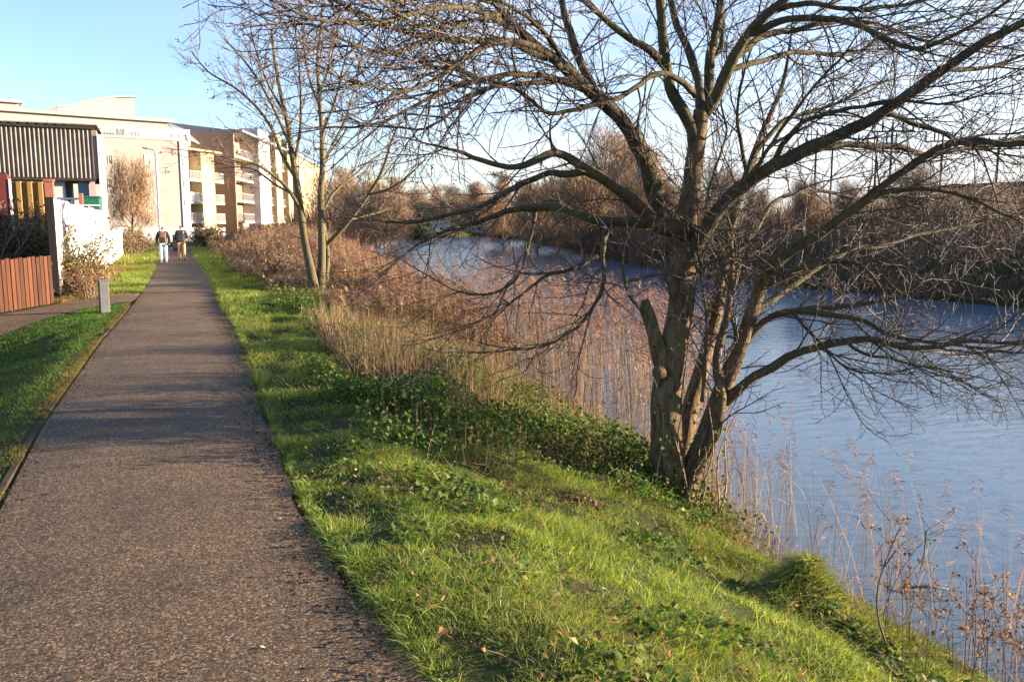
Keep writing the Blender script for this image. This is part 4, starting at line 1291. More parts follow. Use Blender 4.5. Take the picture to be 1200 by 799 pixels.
# dense scrub on the far bank, read as one mass
th = Soup(); tt_ = Tubes()
SCR = [(.15, .10, .065), (.19, .125, .08), (.11, .078, .055), (.25, .17, .105)]


def scrub(n, y0, y1, d0, d1, hmin, hmax, width, pal, side='R', seg=3, hs=4.0):
    y = y0 * (y1 / y0) ** rng.uniform(0, 1, n)
    if side == 'R': x = Rb(y) + rng.uniform(d0, d1, n)
    else: x = S(y) - rng.uniform(d0, d1, n)
    hn = vnoise(x * .5, y, hs, 61) * .7 + vnoise(x, y, hs * .3, 62) * .3
    h = (hmin + (hmax - hmin) * hn) * rng.uniform(.35, 1.1, n)
    a = rng.uniform(0, 6.28, n); l = np.abs(rng.normal(.45, .3, n))
    d = np.stack([np.cos(a) * l, np.sin(a) * l, np.ones(n)], 1)
    z = height(x, y)
    st_ = rng.uniform(0, .45, n) * h
    base = np.stack([x, y, z + st_], 1)
    bd = rng.normal(0, .25, (n, 3))
    th.add(strips(base, d, h - st_, width * (1 + y / 60), bd, seg), mixcol(pal, n, .25))


scrub(22000, 12, 60, -.3, 3.0, .35, 1.2, .020, SCR, hs=2.5)
scrub(16000, 12, 60, 3, 8, .5, 1.6, .026, SCR, hs=3)
scrub(26000, 10, 75, 8, 24, 1.3, 4.2, .034, SCR, hs=5)
scrub(20000, 50, 140, -.3, 6, 1.5, 5.0, .028, SCR)
scrub(14000, 120, 260, -.3, 9, 2.5, 7.0, .035, SCR)
scrub(12000, 90, 200, -.2, 8, 1.5, 5.0, .03, [(.24, .15, .08), (.18, .11, .065), (.14, .09, .055)], 'L')
tag(th.build('far_bank_thicket', M['dry']), kind='stuff')
wd_ = Soup()                                       # the far-off wood closing the view
n = 26000
u = rng.uniform(380, 1350, n); t_ = rng.uniform(300, 420, n)
pts = np.array([P(a, 268, b) for a, b in zip(u, t_)])
hn = vnoise(pts[:, 0], pts[:, 1], 22, 71)
hh = (5 + 10 * hn) * rng.uniform(.4, 1.05, n) * np.interp(u, [380, 640, 760, 1350], [1.0, 1.0, .75, .6])
a = rng.uniform(0, 6.28, n); l = np.abs(rng.normal(.4, .25, n))
pts[:, 2] = height(pts[:, 0], pts[:, 1]) + rng.uniform(0, .4, n) * hh
wd_.add(strips(pts, np.stack([np.cos(a) * l, np.sin(a) * l, np.ones(n)], 1), hh * .8, .30, rng.normal(0, .2, (n, 3)), 3), mixcol([(.17, .12, .085), (.13, .095, .07), (.22, .16, .11)], n, .2))
tag(wd_.build('distant_wood', M['dry']), kind='stuff')
# two dark evergreens by the water's end
for (u, t_, h_, lab) in ((487, 205, 9, 'dark evergreen beyond the end of the reed bank'), (588, 235, 7, 'dark rounded evergreen beside the distant pale lodges')):
    q = atd(u, t_, 0); q = np.array([q[0], q[1], gz(q[0], q[1])])
    t = thing('evergreen_tree', lab, 'tree', tuple(q))
    tb = Tubes(); tb.add([(0, 0, -.2), (0, 0, h_ * .5), (0, 0, h_ * .85)], [.35, .25, .1], 7)
    link('trunk', tb.mesh('trunk'), t, M['post_wood'])
    so = Soup(); n = 2600
    dirs = rng.normal(size=(n, 3)); dirs /= np.linalg.norm(dirs, axis=1, keepdims=True)
    r = rng.uniform(.55, 1, n) * (1 + .35 * (vnoise(dirs[:, 0] * 3, dirs[:, 1] * 3 + dirs[:, 2] * 2, 1, 81) - .5))
    pos = dirs * r[:, None] * np.array([h_ * .45, h_ * .45, h_ * .5]) + np.array([0, 0, h_ * .52])
    so.add(leaves(pos, dirs + rng.normal(0, .4, (n, 3)), rng.uniform(.5, .9, n)), mixcol([(.018, .035, .014), (.028, .045, .018), (.014, .026, .012)], n, .25))
    so.build('crown', M['leaf'], t)

# ------------------------------------------------------------------ buildings
def facade(u0, t0, u1, t1):
    a, b = P(u0, 268, t0), P(u1, 268, t1)
    d = b - a; L = math.hypot(d[0], d[1])
    return a, math.atan2(d[1], d[0]), L


def loc_of(org, rz, u, v, yoff=0.0):            # pixel -> (x along the facade, z) on the facade plane y = yoff
    e = np.array([math.cos(rz), math.sin(rz), 0]); nrm = np.array([-math.sin(rz), math.cos(rz), 0])
    o = np.array([org[0], org[1], 0]) + nrm * yoff
    d = ray(u, v); t = ((o - CAM) @ nrm) / (d @ nrm)
    q = CAM + d * t
    return float((q - o) @ e), float(q[2])


def window(par, x0, x1, z0, z1, y=0.0, glass='glass', mull=1, nm='window', side=False):
    """white frame around a pane set into the face y (looking towards -y); side=True swaps x and y"""
    w = .07
    fr = MB()
    def bx(mb, a0, a1, c0, c1, e0, e1):
        if side: mb.box(c0, c1, a0, a1, e0, e1)
        else: mb.box(a0, a1, c0, c1, e0, e1)
    bx(fr, x0, x1, y - .06, y + .02, z0, z0 + w); bx(fr, x0, x1, y - .06, y + .02, z1 - w, z1)
    bx(fr, x0, x0 + w, y - .055, y + .02, z0 + w, z1 - w); bx(fr, x1 - w, x1, y - .055, y + .02, z0 + w, z1 - w)
    for k in range(1, mull + 1):
        xm = x0 + (x1 - x0) * k / (mull + 1)
        bx(fr, xm - .03, xm + .03, y - .05, y + .02, z0 + w, z1 - w)
    f = fr.build(nm, M['frame_white'], par)
    pn = MB(); bx(pn, x0 + w * .5, x1 - w * .5, y - .02, y - .004, z0 + w * .5, z1 - w * .5)
    pn.build('pane', M[glass], f)
    return f


def railing(par, x0, x1, y, z, h=1.05, n=14, panel=False):
    r = MB()
    r.box(x0, x1, y - .025, y + .025, z + h - .05, z + h)
    r.box(x0, x1, y - .02, y + .02, z + .06, z + .1)
    for k in range(n + 1):
        xx = x0 + (x1 - x0) * k / n
        r.box(xx - .018, xx + .018, y - .018, y + .018, z, z + h - .05)
    return r.build('balcony_railing', M['rail'], par)


# --- block A, pinkish brick
oA, rA, LA = facade(-70, 86, 215, 100)
bA = thing('apartment_block', 'pale pinkish brick apartment block with set back top floor left of the path end', 'building', (oA[0], oA[1], 0), rA)
xa = lambda u, v=220: loc_of(oA, rA, u, v)[0]
za = lambda v, u=180: loc_of(oA, rA, u, v)[1]
ztop = za(166, 213)
zpl = 1.75
MB().box(0, LA, 0, 14, zpl, ztop).build('brick_wall', M['pink_brick'], bA)
MB().box(-.1, LA + 2.0, -.06, 14, -.5, zpl).build('plinth', M['render_white'], bA)
MB().box(0, LA + .9, -.10, .18, ztop, ztop + .16).build('parapet_coping', M['roof_edge'], bA)
# white corner pier, set a little forward
xw0, xw1 = LA, LA + .95
MB().box(xw0, xw1, -.12, 6, zpl, ztop - .004).build('corner_pier', M['render_white'], bA)
for (v0, v1) in ((183, 194), (206, 218), (231, 241)):
    window(bA, xw0 + .28, xw0 + .62, za(v1, 217), za(v0, 217), -.12, 'blind', 0)
for (u0, v0, u1, v1) in ((169, 181, 177, 194), (169, 209, 177, 222), (169, 236, 177, 249), (126, 181, 133, 193), (126, 209, 133, 222)):
    x0, z1 = loc_of(oA, rA, u0, v0); x1, z0 = loc_of(oA, rA, u1, v1)
    window(bA, x0, x1, z0, z1, 0, 'blind' if u0 > 140 else 'glass', 1)
# set back top floor
yp = 2.2
lp = lambda u, v: loc_of(oA, rA, u, v, yp)
xR, zR = lp(197, 144)
MB().box(-1, xR, yp, 12, ztop - .2, zR).build('top_floor_wall', M['clad'], bA)
MB().box(-1.3, xR + .6, yp - .5, 12.2, zR, zR + .32).build('top_floor_roof', M['roof_edge'], bA)
for (u0, v0, u1, v1) in ((35, 143, 54, 150), (56, 142, 60, 150), (74, 145, 91, 153), (112, 148, 120, 160), (134, 149, 147, 162)):
    x0, z1 = lp(u0, v0); x1, z0 = lp(u1, v1)
    window(bA, x0, x1, max(z0, ztop + .1), z1, yp, 'glass', 1 if u1 - u0 < 15 else 3)
x0, z1 = lp(148, 152); x1, z0 = lp(160, 163)
MB().box(x0, x1, .8, .86, ztop + .16, z1).build('balcony_screen', M['rail'], bA)
railing(bA, xa(119), LA + .6, .08, ztop + .16, .95, 60)
# stepped end of the top floor with mono pitch roof
xe0, xe1 = xR, lp(226, 150)[0]
MB().box(xe0, xe1, yp + 1.4, 11.8, ztop - .2, zR - .5).build('end_wall', M['render_white'], bA)
for k, (a0, a1) in enumerate(((.15, .3), (.45, .58), (.75, .88))):
    window(bA, xe0 + (xe1 - xe0) * a0, xe0 + (xe1 - xe0) * a1, ztop + .2, zR - 1.0, yp + 1.4, 'glass', 0)
xq0, xq1, xq2 = lp(180, 142)[0], lp(222, 142)[0], lp(240, 142)[0]
zq = lp(222, 140)[1]
MB().prism([(xq0, 5, zR + .33), (xq1, 5, zR - .3), (xq2, 5, zR - 1.9), (xq2, 5, zR - 2.1), (xq0, 5, zR + .25)],
           [(xq0, 10, zR + .53), (xq1, 10, zq + .2), (xq2, 10, zR - 1.2), (xq2, 10, zR - 1.5), (xq0, 10, zR + .45)]).build('mono_pitch_roof', M['roof'], bA)
# curved penthouse on the roof
yc = 6.0
lc = lambda u, v: loc_of(oA, rA, u, v, yc)
prof = [(66, 126.5), (80, 125.5), (95, 122.5), (110, 119), (125, 116), (140, 114.6), (157, 114.2)]
base = []; top = []
pf = [lc(u, v) for u, v in prof]
zb = zR + .2
ring = [(x, z) for x, z in pf] + [(pf[-1][0], zb), (pf[0][0], zb)]
MB().prism([(x, yc, z) for x, z in ring][::-1], [(x, yc + 5, z) for x, z in ring][::-1]).build('penthouse_wall', M['clad'], bA)
rf = [(x, z) for x, z in pf]; rf[-1] = (rf[-1][0] + .25, rf[-1][1])
ring = rf + [(x, z + .22) for x, z in rf[::-1]]
MB().prism([(x, yc - .35, z + .003) for x, z in ring][::-1], [(x, yc + 5.3, z + .003) for x, z in ring][::-1]).build('curved_roof', M['roof_edge'], bA)
x0, z0 = lc(46, 132); x1, z1 = lc(62, 125)
MB().prism([(x0, yc - .3, zb), (x1 + .6, yc - .3, zb), (x1 + .6, yc - .3, z1), (x1, yc - .3, z1)], [(x0, yc + 4.8, zb), (x1 + .6, yc + 4.8, zb), (x1 + .6, yc + 4.8, z1), (x1, yc + 4.8, z1)]).build('lean_to_roof', M['roof'], bA)
# left roof step
x1, z1 = lp(22, 122)
MB().box(-1, x1, yp - .4, 9, zR + .25, z1).build('raised_wall', M['clad'], bA)
MB().prism([(-1.2, yp - .8, z1), (x1 + .3, yp - .8, z1), (x1 + .3, yp - .8, z1 + .25), (-1.2, yp - .8, z1 + .75)], [(-1.2, 9, z1), (x1 + .3, 9, z1), (x1 + .3, 9, z1 + .25), (-1.2, 9, z1 + .75)]).build('raised_roof', M['roof_edge'], bA)

# --- balcony wing beside block A
oW, rW, LW_ = facade(222, 100.5, 263, 107)
bW = thing('apartment_wing', 'cream balcony wing between the pale pinkish block and the brown brick block', 'building', (oW[0], oW[1], 0), rW)
lw = lambda u, v: loc_of(oW, rW, u, v)
zt = lw(240, 178)[1]
xs_ = [lw(u, 220)[0] for u in (222, 237, 252, 262)]
zf = [lw(232, v)[1] for v in (260, 237, 211)]
MB().box(0, LW_, 1.7, 9, 0, zt).build('recess_wall', M['brown_brick'], bW)
MB().box(xs_[1], xs_[2], 0, 1.698, zpl, zt - .003).build('cream_bay', M['cream'], bW)
MB().box(-.2, LW_ + .1, -.04, 1.69, -.5, zpl - .003).build('plinth', M['render_white'], bW)
MB().box(-.1, LW_, -.15, 9.1, zt, zt + .22).build('roof_edge', M['cream'], bW)
for k, z_ in enumerate(zf + [lw(232, 187)[1] if False else zt - .6]):
    for a0, a1 in ((0, xs_[1] - .004), (xs_[2] + .004, xs_[3])):
        if k < 3:
            MB().box(a0, a1, -.1, 1.698, z_ - .22, z_).build('balcony_floor', M['roof_edge'], bW)
            railing(bW, a0 + .05, a1 - .05, -.06, z_, 1.05, 10)
    if k < 3:
        window(bW, xs_[1] + .3, xs_[1] + .62, z_ + .5, z_ + 1.9, 0, 'blind', 0)
        window(bW, xs_[1] + .95, xs_[1] + 1.27, z_ + .5, z_ + 1.9, 0, 'blind', 0)
        window(bW, .25, 1.0, z_ + .05, z_ + 2.1, 1.7, 'glass', 0, 'balcony_door')
MB().box(.4, xs_[1] - .4, .2, .8, zf[1], zf[1] + 1.2).build('balcony_screen', M['rail'], bW)

# --- block B, brown end wall and river front stepping away
oB, rB, LB = facade(279, 112, 347, 150)
bB = thing('apartment_block', 'brown brick apartment block with cream and white bays facing the river', 'building', (oB[0], oB[1], 0), rB)
lb_ = lambda u, v: loc_of(oB, rB, u, v)
ztB = lb_(282, 158)[1]
zfB = [lb_(284, v)[1] for v in (259, 235, 210, 184)]
MB().box(0, LB, 2.0, 11, 0, ztB).build('brick_wall', M['brown_brick'], bB)
MB().box(-.3, LB + .3, -1.2, 12, ztB, ztB + .3).build('flat_roof', M['roof'], bB)
MB().box(-.2, LB, .6, 1.995, -.3, zfB[0] - .2).build('plinth', M['cream'], bB)
# end wall facing the viewer
MB().box(-.32, -.004, 0, 11, 0, ztB - .004).build('end_wall', M['brown_brick'], bB)
MB().prism([(-.4, 1.5, ztB + .3), (8, 1.5, ztB + .3), (8, 1.5, ztB + .35), (-.4, 1.5, ztB + .35)], [(-.4, 10, ztB + .3), (8, 10, ztB + .3), (8, 10, ztB + 1.3), (-.4, 10, ztB + 1.3)]).build('pitched_roof', M['roof'], bB)
bays = [(300, 313, 'render_white', -.6, 152), (322, 329, 'cream', -.3, 157), (336, 341, 'cream', -.3, 166)]
xb = []
for (u0, u1, mt, yo, vt) in bays:
    a0, a1 = lb_(u0, 220)[0], lb_(u1, 220)[0]
    zz = lb_(u0, vt)[1]
    MB().box(a0, a1, yo, 1.996, 0, zz).build('bay', M[mt], bB)
    xb.append((a0, a1, yo))
    for z_ in zfB:
        window(bB, a0 + (a1 - a0) * .2, a0 + (a1 - a0) * .38, z_ + .5, z_ + 1.9, yo, 'blind', 0)
        window(bB, a0 + (a1 - a0) * .6, a0 + (a1 - a0) * .78, z_ + .5, z_ + 1.9, yo, 'blind', 0)
edges = [0.0] + [v_ for a_ in xb for v_ in (a_[0], a_[1])] + [LB]
for k in range(0, len(edges), 2):
    a0, a1 = edges[k] + .01, edges[k + 1] - .01
    for z_ in zfB:
        MB().box(a0, a1, .3, 1.994, z_ - .25, z_).build('balcony_floor', M['roof_edge'], bB)
        railing(bB, a0 + .05, a1 - .05, .36, z_, 1.05, max(6, int((a1 - a0) * 3)))
        w0 = a0 + (a1 - a0) * .12
        window(bB, w0, w0 + min(2.4, (a1 - a0) * .6), z_ + .05, z_ + 2.15, 2.0, 'blind', 2, 'balcony_door')
oC, rC, LC = facade(349, 158, 385, 205)
bC = thing('apartment_block', 'farthest pale apartment block half hidden behind the three stemmed tree', 'building', (oC[0], oC[1], 0), rC)
zc_ = loc_of(oC, rC, 352, 185)[1]
MB().box(0, LC, 0, 10, 0, zc_).build('wall', M['cream'], bC)
MB().box(-.3, LC + .3, -.4, 10.4, zc_, zc_ + .3).build('roof', M['roof'], bC)
for k in range(5):
    for z_ in (2.2, 5.0, 7.8):
        window(bC, LC * (.08 + .18 * k), LC * (.08 + .18 * k) + 1.3, z_ + .6, z_ + 2.0, 0, 'glass', 1)

# garden wall, timber fence by the flats, hedge bits
oG, rG, LG = facade(231, 88, 252, 96)
gw = thing('garden_wall', 'low brown brick garden wall at the end of the path', 'wall', (oG[0], oG[1], 0), rG)
MB().box(0, LG, 0, .3, -.2, 1.55).build('brickwork', M['brown_brick'], gw)
MB().box(-.03, LG + .03, -.04, .34, 1.55, 1.65).build('coping', M['roof_edge'], gw)
oP, rP, LP = facade(293, 84, 352, 118)
pf_ = thing('timber_fence', 'pale upright post fence in front of the brown brick apartment block', 'fence', (oP[0], oP[1], 0), rP)
mb = MB()
k = 0
while k * .55 < LP:
    mb.box(k * .55, k * .55 + .26, 0, .1, -.2, 2.1 + .12 * math.sin(k * 3.1)); k += 1
mb.build('boards', M['pale_wood'], pf_)
MB().box(0, LP, .11, .17, .5, .62).box(0, LP, .11, .17, 1.6, 1.72).build('rails', M['pale_wood'], pf_)

# --- corrugated shed on the left
oS, rS, LS = facade(-60, 38.5, 115, 41)
sh_ = thing('industrial_shed', 'grey brown corrugated shed with open yard bays left of the path', 'building', (oS[0], oS[1], 0), rS)
lsd = lambda u, v, yo=0: loc_of(oS, rS, u, v, yo)
ze, zc2 = lsd(100, 151)[1], lsd(100, 209)[1]
xs2 = np.arange(0, LS, .024); per = .19
prof_ = .045 * np.clip(np.sin(xs2 * 2 * math.pi / per) * 1.6, -1, 1)
V = np.concatenate([np.stack([xs2, prof_, np.full_like(xs2, zc2)], 1), np.stack([xs2, prof_, np.full_like(xs2, ze)], 1)])
k = len(xs2)
Q = np.array([[i, i + 1, i + 1 + k, i + k] for i in range(k - 1)])
link('corrugated_cladding', mesh_np('corrugated_cladding', V, quads=Q), sh_, M['corr'])
MB().box(-.1, LS + .2, .06, 6, zc2, ze - .05).build('upper_wall', M['corr'], sh_)
MB().box(-.1, LS + .1, -.14, .2, ze - .02, ze + .09).build('gutter', M['post_wood'], sh_)
gb = MB()
for k in range(22):
    xx = LS - .25 - k * .38
    if xx > 0: gb.box(xx - .1, xx + .1, -.16, .25, ze + .092, ze + .16)
gb.build('roof_sheet_ends', M['post_wood'], sh_)
MB().box(-.1, LS + .05, -.10, .1, zc2 - .14, zc2 - .003).build('lintel', M['post_wood'], sh_)
MB().box(0, LS - 1.35, .35, 6, 0, zc2 - .005).build('lower_wall', M['render_white'], sh_)
x0, x1 = lsd(91, 220)[0], lsd(104, 220)[0]
MB().box(x0, x1, .2, .34, 0, zc2 - .15).build('door', M['blue_grey'], sh_)
MB().box(x1 + .05, x1 + .28, -.02, .25, 0, zc2 - .15).build('pink_post', m_plain('faded_pink_paint', (.45, .3, .3), .7), sh_)
MB().prism([(LS + .21, .0, 0), (LS + .30, 6, 0), (LS + .28, 6, 0), (LS + .205, .0, 0)], [(LS + .21, 0, ze - .3), (LS + .30, 6, ze + .2), (LS + .28, 6, ze + .2), (LS + .205, 0, ze - .3)]).build('side_wall', M['clad'], sh_)
MB().prism([(-.2, -.1, ze + .17), (LS + .25, -.1, ze + .17), (LS + .25, -.1, ze + .22), (-.2, -.1, ze + .22)], [(-.2, 6, ze + .35), (LS + .25, 6, ze + .35), (LS + .25, 6, ze + .4), (-.2, 6, ze + .4)]).build('roof', M['corr'], sh_)

# yard things beside the shed
def face_box(name, label, cat, u0, v0, u1, v1, t, dep, mat, yaw=0.0, bev=.01, zb=None):
    a, b = P(u0, v1, t), P(u1, v1, t)
    w = np.linalg.norm(b - a); z1 = P(u0, v0, t)[2]; z0 = zb if zb is not None else min(a[2], b[2])
    o = thing(name, label, cat, (a[0], a[1], 0), yaw)
    return o, w, z0, z1


o, w, z0, z1 = face_box('red_gate_pillar', 'tall dull red pillar with capped top at the left edge', 'pillar', -14, 205, 12, 300, 23, .5, None, zb=-.3)
MB().box(0, w, 0, .5, z0, z1).build('shaft', M['red_paint'], o, .01)
for k in range(3):
    MB().box(w * (.1 + .3 * k), w * (.3 + .3 * k), .1, .4, z1, z1 + .07).build('cap', M['post_wood'], o)
MB().box(w + .02, w + .07, -.02, .06, z0, z1 - .12).build('white_pipe', M['frame_white'], o)
o, w, z0, z1 = face_box('yellow_hoarding', 'yellow ribbed hoarding behind dark bushes under the shed', 'hoarding', 15, 213, 56, 260, 26, .1, None, zb=-.2)
V = []
xs3 = np.arange(0, w, .02); pz = .05 * np.sign(np.sin(xs3 * 2 * math.pi / .3))
k = len(xs3)
V = np.concatenate([np.stack([xs3, pz, np.full_like(xs3, z0)], 1), np.stack([xs3, pz, np.full_like(xs3, z1)], 1)])
link('ribbed_sheet', mesh_np('ribbed_sheet', V, quads=np.array([[i, i + 1, i + 1 + k, i + k] for i in range(k - 1)])), o, M['yellow'])
MB().box(-.05, w + .05, .07, .13, z0, z1 - .1).build('backing', M['post_wood'], o)
o, w, z0, z1 = face_box('brick_pillar', 'slim red brick pillar right of the yellow hoarding', 'pillar', 58, 213, 67, 300, 25, .3, None, zb=-.2)
MB().box(0, w, 0, w, z0, z1).build('shaft', M['red_brick'], o, .005)
MB().box(-.03, w + .03, -.03, w + .03, z1, z1 + .06).build('cap', M['red_brick'], o)
o, w, z0, z1 = face_box('white_yard_gate', 'white barred gate showing above the white fence', 'gate', 72, 232, 96, 300, 34, .1, None, zb=-.1)
mb = MB(); mb.box(0, w, 0, .06, z1 - .07, z1).box(0, w, 0, .06, z1 - .7, z1 - .64)
for k in range(6): mb.box(w * k / 5 - .035, w * k / 5 + .035, .062, .1, z0, z1)
mb.build('bars', M['frame_white'], o)
o, w, z0, z1 = face_box('brick_pier', 'short brick pier beside the white barred gate', 'pillar', 97, 227, 101, 300, 34, .1, None, zb=-.1)
MB().box(0, w, 0, .3, z0, z1).build('shaft', M['red_brick'], o, .005)
o, w, z0, z1 = face_box('green_container', 'green metal container with pale rails behind the white fence', 'container', 102, 232, 119, 300, 36, .1, None, zb=-.1)
MB().box(0, w, 0, 1.5, z0, z1).build('body', M['green_paint'], o, .02)
MB().box(-.02, w + .03, -.03, 1.53, z1 + .002, z1 + .07).build('lid', M['green_paint'], o)
mb = MB()
for k in range(3): mb.box(0, w, -.06, -.02, z1 - .35 - .25 * k, z1 - .30 - .25 * k)
mb.build('rails', M['frame_white'], o)

# --- fences
fa, fb = np.array([-6.2, 12.0]), at(66, 356)[:2]
dv_ = fb - fa; Lf = float(np.hypot(*dv_))
wf = thing('wooden_fence', 'orange brown upright board fence beside the side path', 'fence', (fa[0], fa[1], 0), math.atan2(dv_[1], dv_[0]))
mb = MB(); k = 0
while k * .145 < Lf - .1:
    g = gz(*(fa + dv_ * (k * .145 / Lf)))
    rt_ = random.uniform(-.004, .004)
    mb.box(k * .145 + .006, k * .145 + .125, -.02 + rt_, .0 + rt_, g + .03, g + 1.06 + random.uniform(-.012, .012)); k += 1
mb.build('boards', M['fence_wood'], wf)
rl = MB()
for h_ in (.25, .85):
    for j in range(6):
        a0, a1 = Lf * j / 6, Lf * (j + 1) / 6
        g0, g1 = gz(*(fa + dv_ * j / 6)), gz(*(fa + dv_ * (j + 1) / 6))
        rl.prism([(a0, .012, g0 + h_), (a1 - .01, .012, g1 + h_), (a1 - .01, .06, g1 + h_), (a0, .06, g0 + h_)], [(a0, .012, g0 + h_ + .07), (a1 - .01, .012, g1 + h_ + .07), (a1 - .01, .06, g1 + h_ + .07), (a0, .06, g0 + h_ + .07)])
rl.build('rails', M['fence_wood'], wf)
for j in range(5):
    g = gz(*(fa + dv_ * (j + .2) / 5))
    MB().box(Lf * (j + .2) / 5, Lf * (j + .2) / 5 + .1, .065, .165, g - .3, g + 1.0).build('post', M['post_wood'], wf)

w0 = at(69, 353)[:2]; w1 = np.array([-2.62, 38.0]); dv_ = w1 - w0; Lw = float(np.hypot(*dv_))
wh = thing('white_fence', 'tall white panel fence receding along the left of the path', 'fence', (w0[0], w0[1], 0), math.atan2(dv_[1], dv_[0]))
g0, g1 = gz(*w0), gz(*w1)
npan = 9
for j in range(npan):
    a0, a1 = Lw * j / npan, Lw * (j + 1) / npan
    h_ = 2.28 + .03 * math.sin(j * 2.7)
    pm = MB()
    xs4 = np.arange(a0 + .02, a1 - .01, .04); yy = .012 * np.sign(np.sin(xs4 * 2 * math.pi / .32)) + .01 * math.sin(j * 5)
    k = len(xs4)
    V = np.concatenate([np.stack([xs4, yy, np.full_like(xs4, min(g0, g1) - .05)], 1), np.stack([xs4, yy, np.full_like(xs4, h_)], 1)])
    o_ = link('panel', mesh_np('panel', V, quads=np.array([[i, i + 1, i + 1 + k, i + k] for i in range(k - 1)])), wh, M['white_paint'])
    sm_ = o_.modifiers.new('thickness', 'SOLIDIFY'); sm_.thickness = .02
    MB().box(a0 - .03, a0 + .017, .03, .10, -.3, h_ - .08).build('post', M['white_paint'], wh)
MB().box(-.16, -.035, -.05, .10, g0 - .3, 2.3).build('corner_post', m_plain('shaded_post_timber', (.010, .007, .006), .9), wh, .006)  # near-black timber colour carries the shade that falls on this post
w2 = np.array([-3.1, 58.0]); dv2 = w2 - w1; L2_ = float(np.hypot(*dv2))
w2f = thing('white_fence', 'lower weathered white fence continuing beyond the tall white panels', 'fence', (w1[0], w1[1], 0), math.atan2(dv2[1], dv2[0]))
mb = MB(); k = 0
while k * .3 < L2_: mb.box(k * .3, k * .3 + .27, 0, .03, -.1, 1.52 + .03 * math.sin(k * 1.9)); k += 1
mb.build('boards', m_plain('weathered_white_paint', (.62, .58, .52), .8, .15, 1.5), w2f)
MB().box(0, L2_, .032, .08, .4, .5).box(0, L2_, .032, .08, 1.2, 1.3).build('rails', M['white_paint'], w2f)

# --- bollard
pb = at(123, 366)
bo = thing('bollard', 'grey square bollard at the corner of the lawn', 'bollard', tuple(pb), .25)
hw = .085
MB().prism([(-hw, -hw, -.1), (hw, -hw, -.1), (hw, hw, -.1), (-hw, hw, -.1)], [(-hw * .95, -hw * .95, .60), (hw * .95, -hw * .95, .60), (hw * .95, hw * .95, .60), (-hw * .95, hw * .95, .60)]).build('post', M['steel'], bo, .008)
MB().box(-.095, .095, -.095, .095, .602, .635).build('cap', M['steel'], bo, .008)

# --- lamp post by the flats
q = atd(187.5, 76, 0)
lpst = thing('street_lamp', 'tall grey street lamp with short arm before the pale pinkish block', 'street lamp', q, 0)
tp = P(187.5, 178, 76); h_ = tp[2]
tb = Tubes(); tb.add([(0, 0, -.2), (0, 0, 1.2), (0, 0, 1.25), (0, 0, h_)], [.15, .15, .12, .10], 10)
link('pole', tb.mesh('pole'), lpst, M['rail'])
tb = Tubes(); tb.add([(0, 0, h_ - .05), (-.15, .06, h_ + .08), (-.75, .3, h_ + .2)], [.06, .05, .045], 8)
link('arm', tb.mesh('arm'), lpst, M['rail'])
MB().prism([(-.72, .2, h_ + .12), (-.68, .38, h_ + .12), (-1.12, .55, h_ + .22), (-1.16, .40, h_ + .22)], [(-.72, .22, h_ + .26), (-.68, .36, h_ + .26), (-1.1, .53, h_ + .32), (-1.14, .42, h_ + .32)]).build('lamp_head', M['steel'], lpst, .02)

# --- dark litter bin beyond the walkers
q = atd(206.5, 60, 0)
bn = thing('litter_bin', 'dark litter bin beyond the two walkers', 'bin', q, 0)
MB().box(-.28, .28, -.25, .25, 0, 1.05).build('body', M['navy_cloth'], bn, .03)
MB().box(-.31, .31, -.28, .28, 1.053, 1.15).build('lid', M['post_wood'], bn, .03)
MB().box(-.2, .2, -.262, -.252, .75, .92).build('slot', M['dark'], bn)


# --- bushes along fences
def twig_bush(name, label, loc, H, spread, seed, nst, leafn, lpal, lsize, mat, twr=.006):
    rg = np.random.default_rng(seed)
    t = thing(name, label, 'bush', loc)
    tb = Tubes(); ends_ = []
    for k in range(nst):
        a = rg.uniform(0, 6.28); l = rg.uniform(.1, .7)
        c = shoot(np.array([rg.normal(0, spread[0] * .4), rg.normal(0, spread[1] * .4), -.05]), np.array([math.cos(a) * l, math.sin(a) * l, 1]), H * rg.uniform(.5, 1.05), 8, -.15, .25, rg)
        rr = np.linspace(twr * 1.8, twr * .6, len(c)); tb.add(c, rr, 4)
        children(tb, c, rr, [dict(gap=.16, lmin=.15, lmax=.6, ang=.8, trop=.1, wander=.4, nseg=4, r=twr, sides=3, tip=twr * .6, f0=.15)], 0, rg, ends_)
        ends_ += list(c[2:])
    link('branches', tb.mesh('branches'), t, mat)
    if leafn:
        e_ = np.array(ends_); pos = e_[rg.choice(len(e_), leafn)] + rg.normal(0, .09, (leafn, 3))
        so = Soup(); so.add(leaves(pos, rg.normal(size=(leafn, 3)) + np.array([.3, -.3, .5]), lsize * rg.uniform(.6, 1.4, leafn), rg), mixcol(lpal, leafn, .22, None, rg))
        so.build('foliage', M['leaf'], t)
    return t


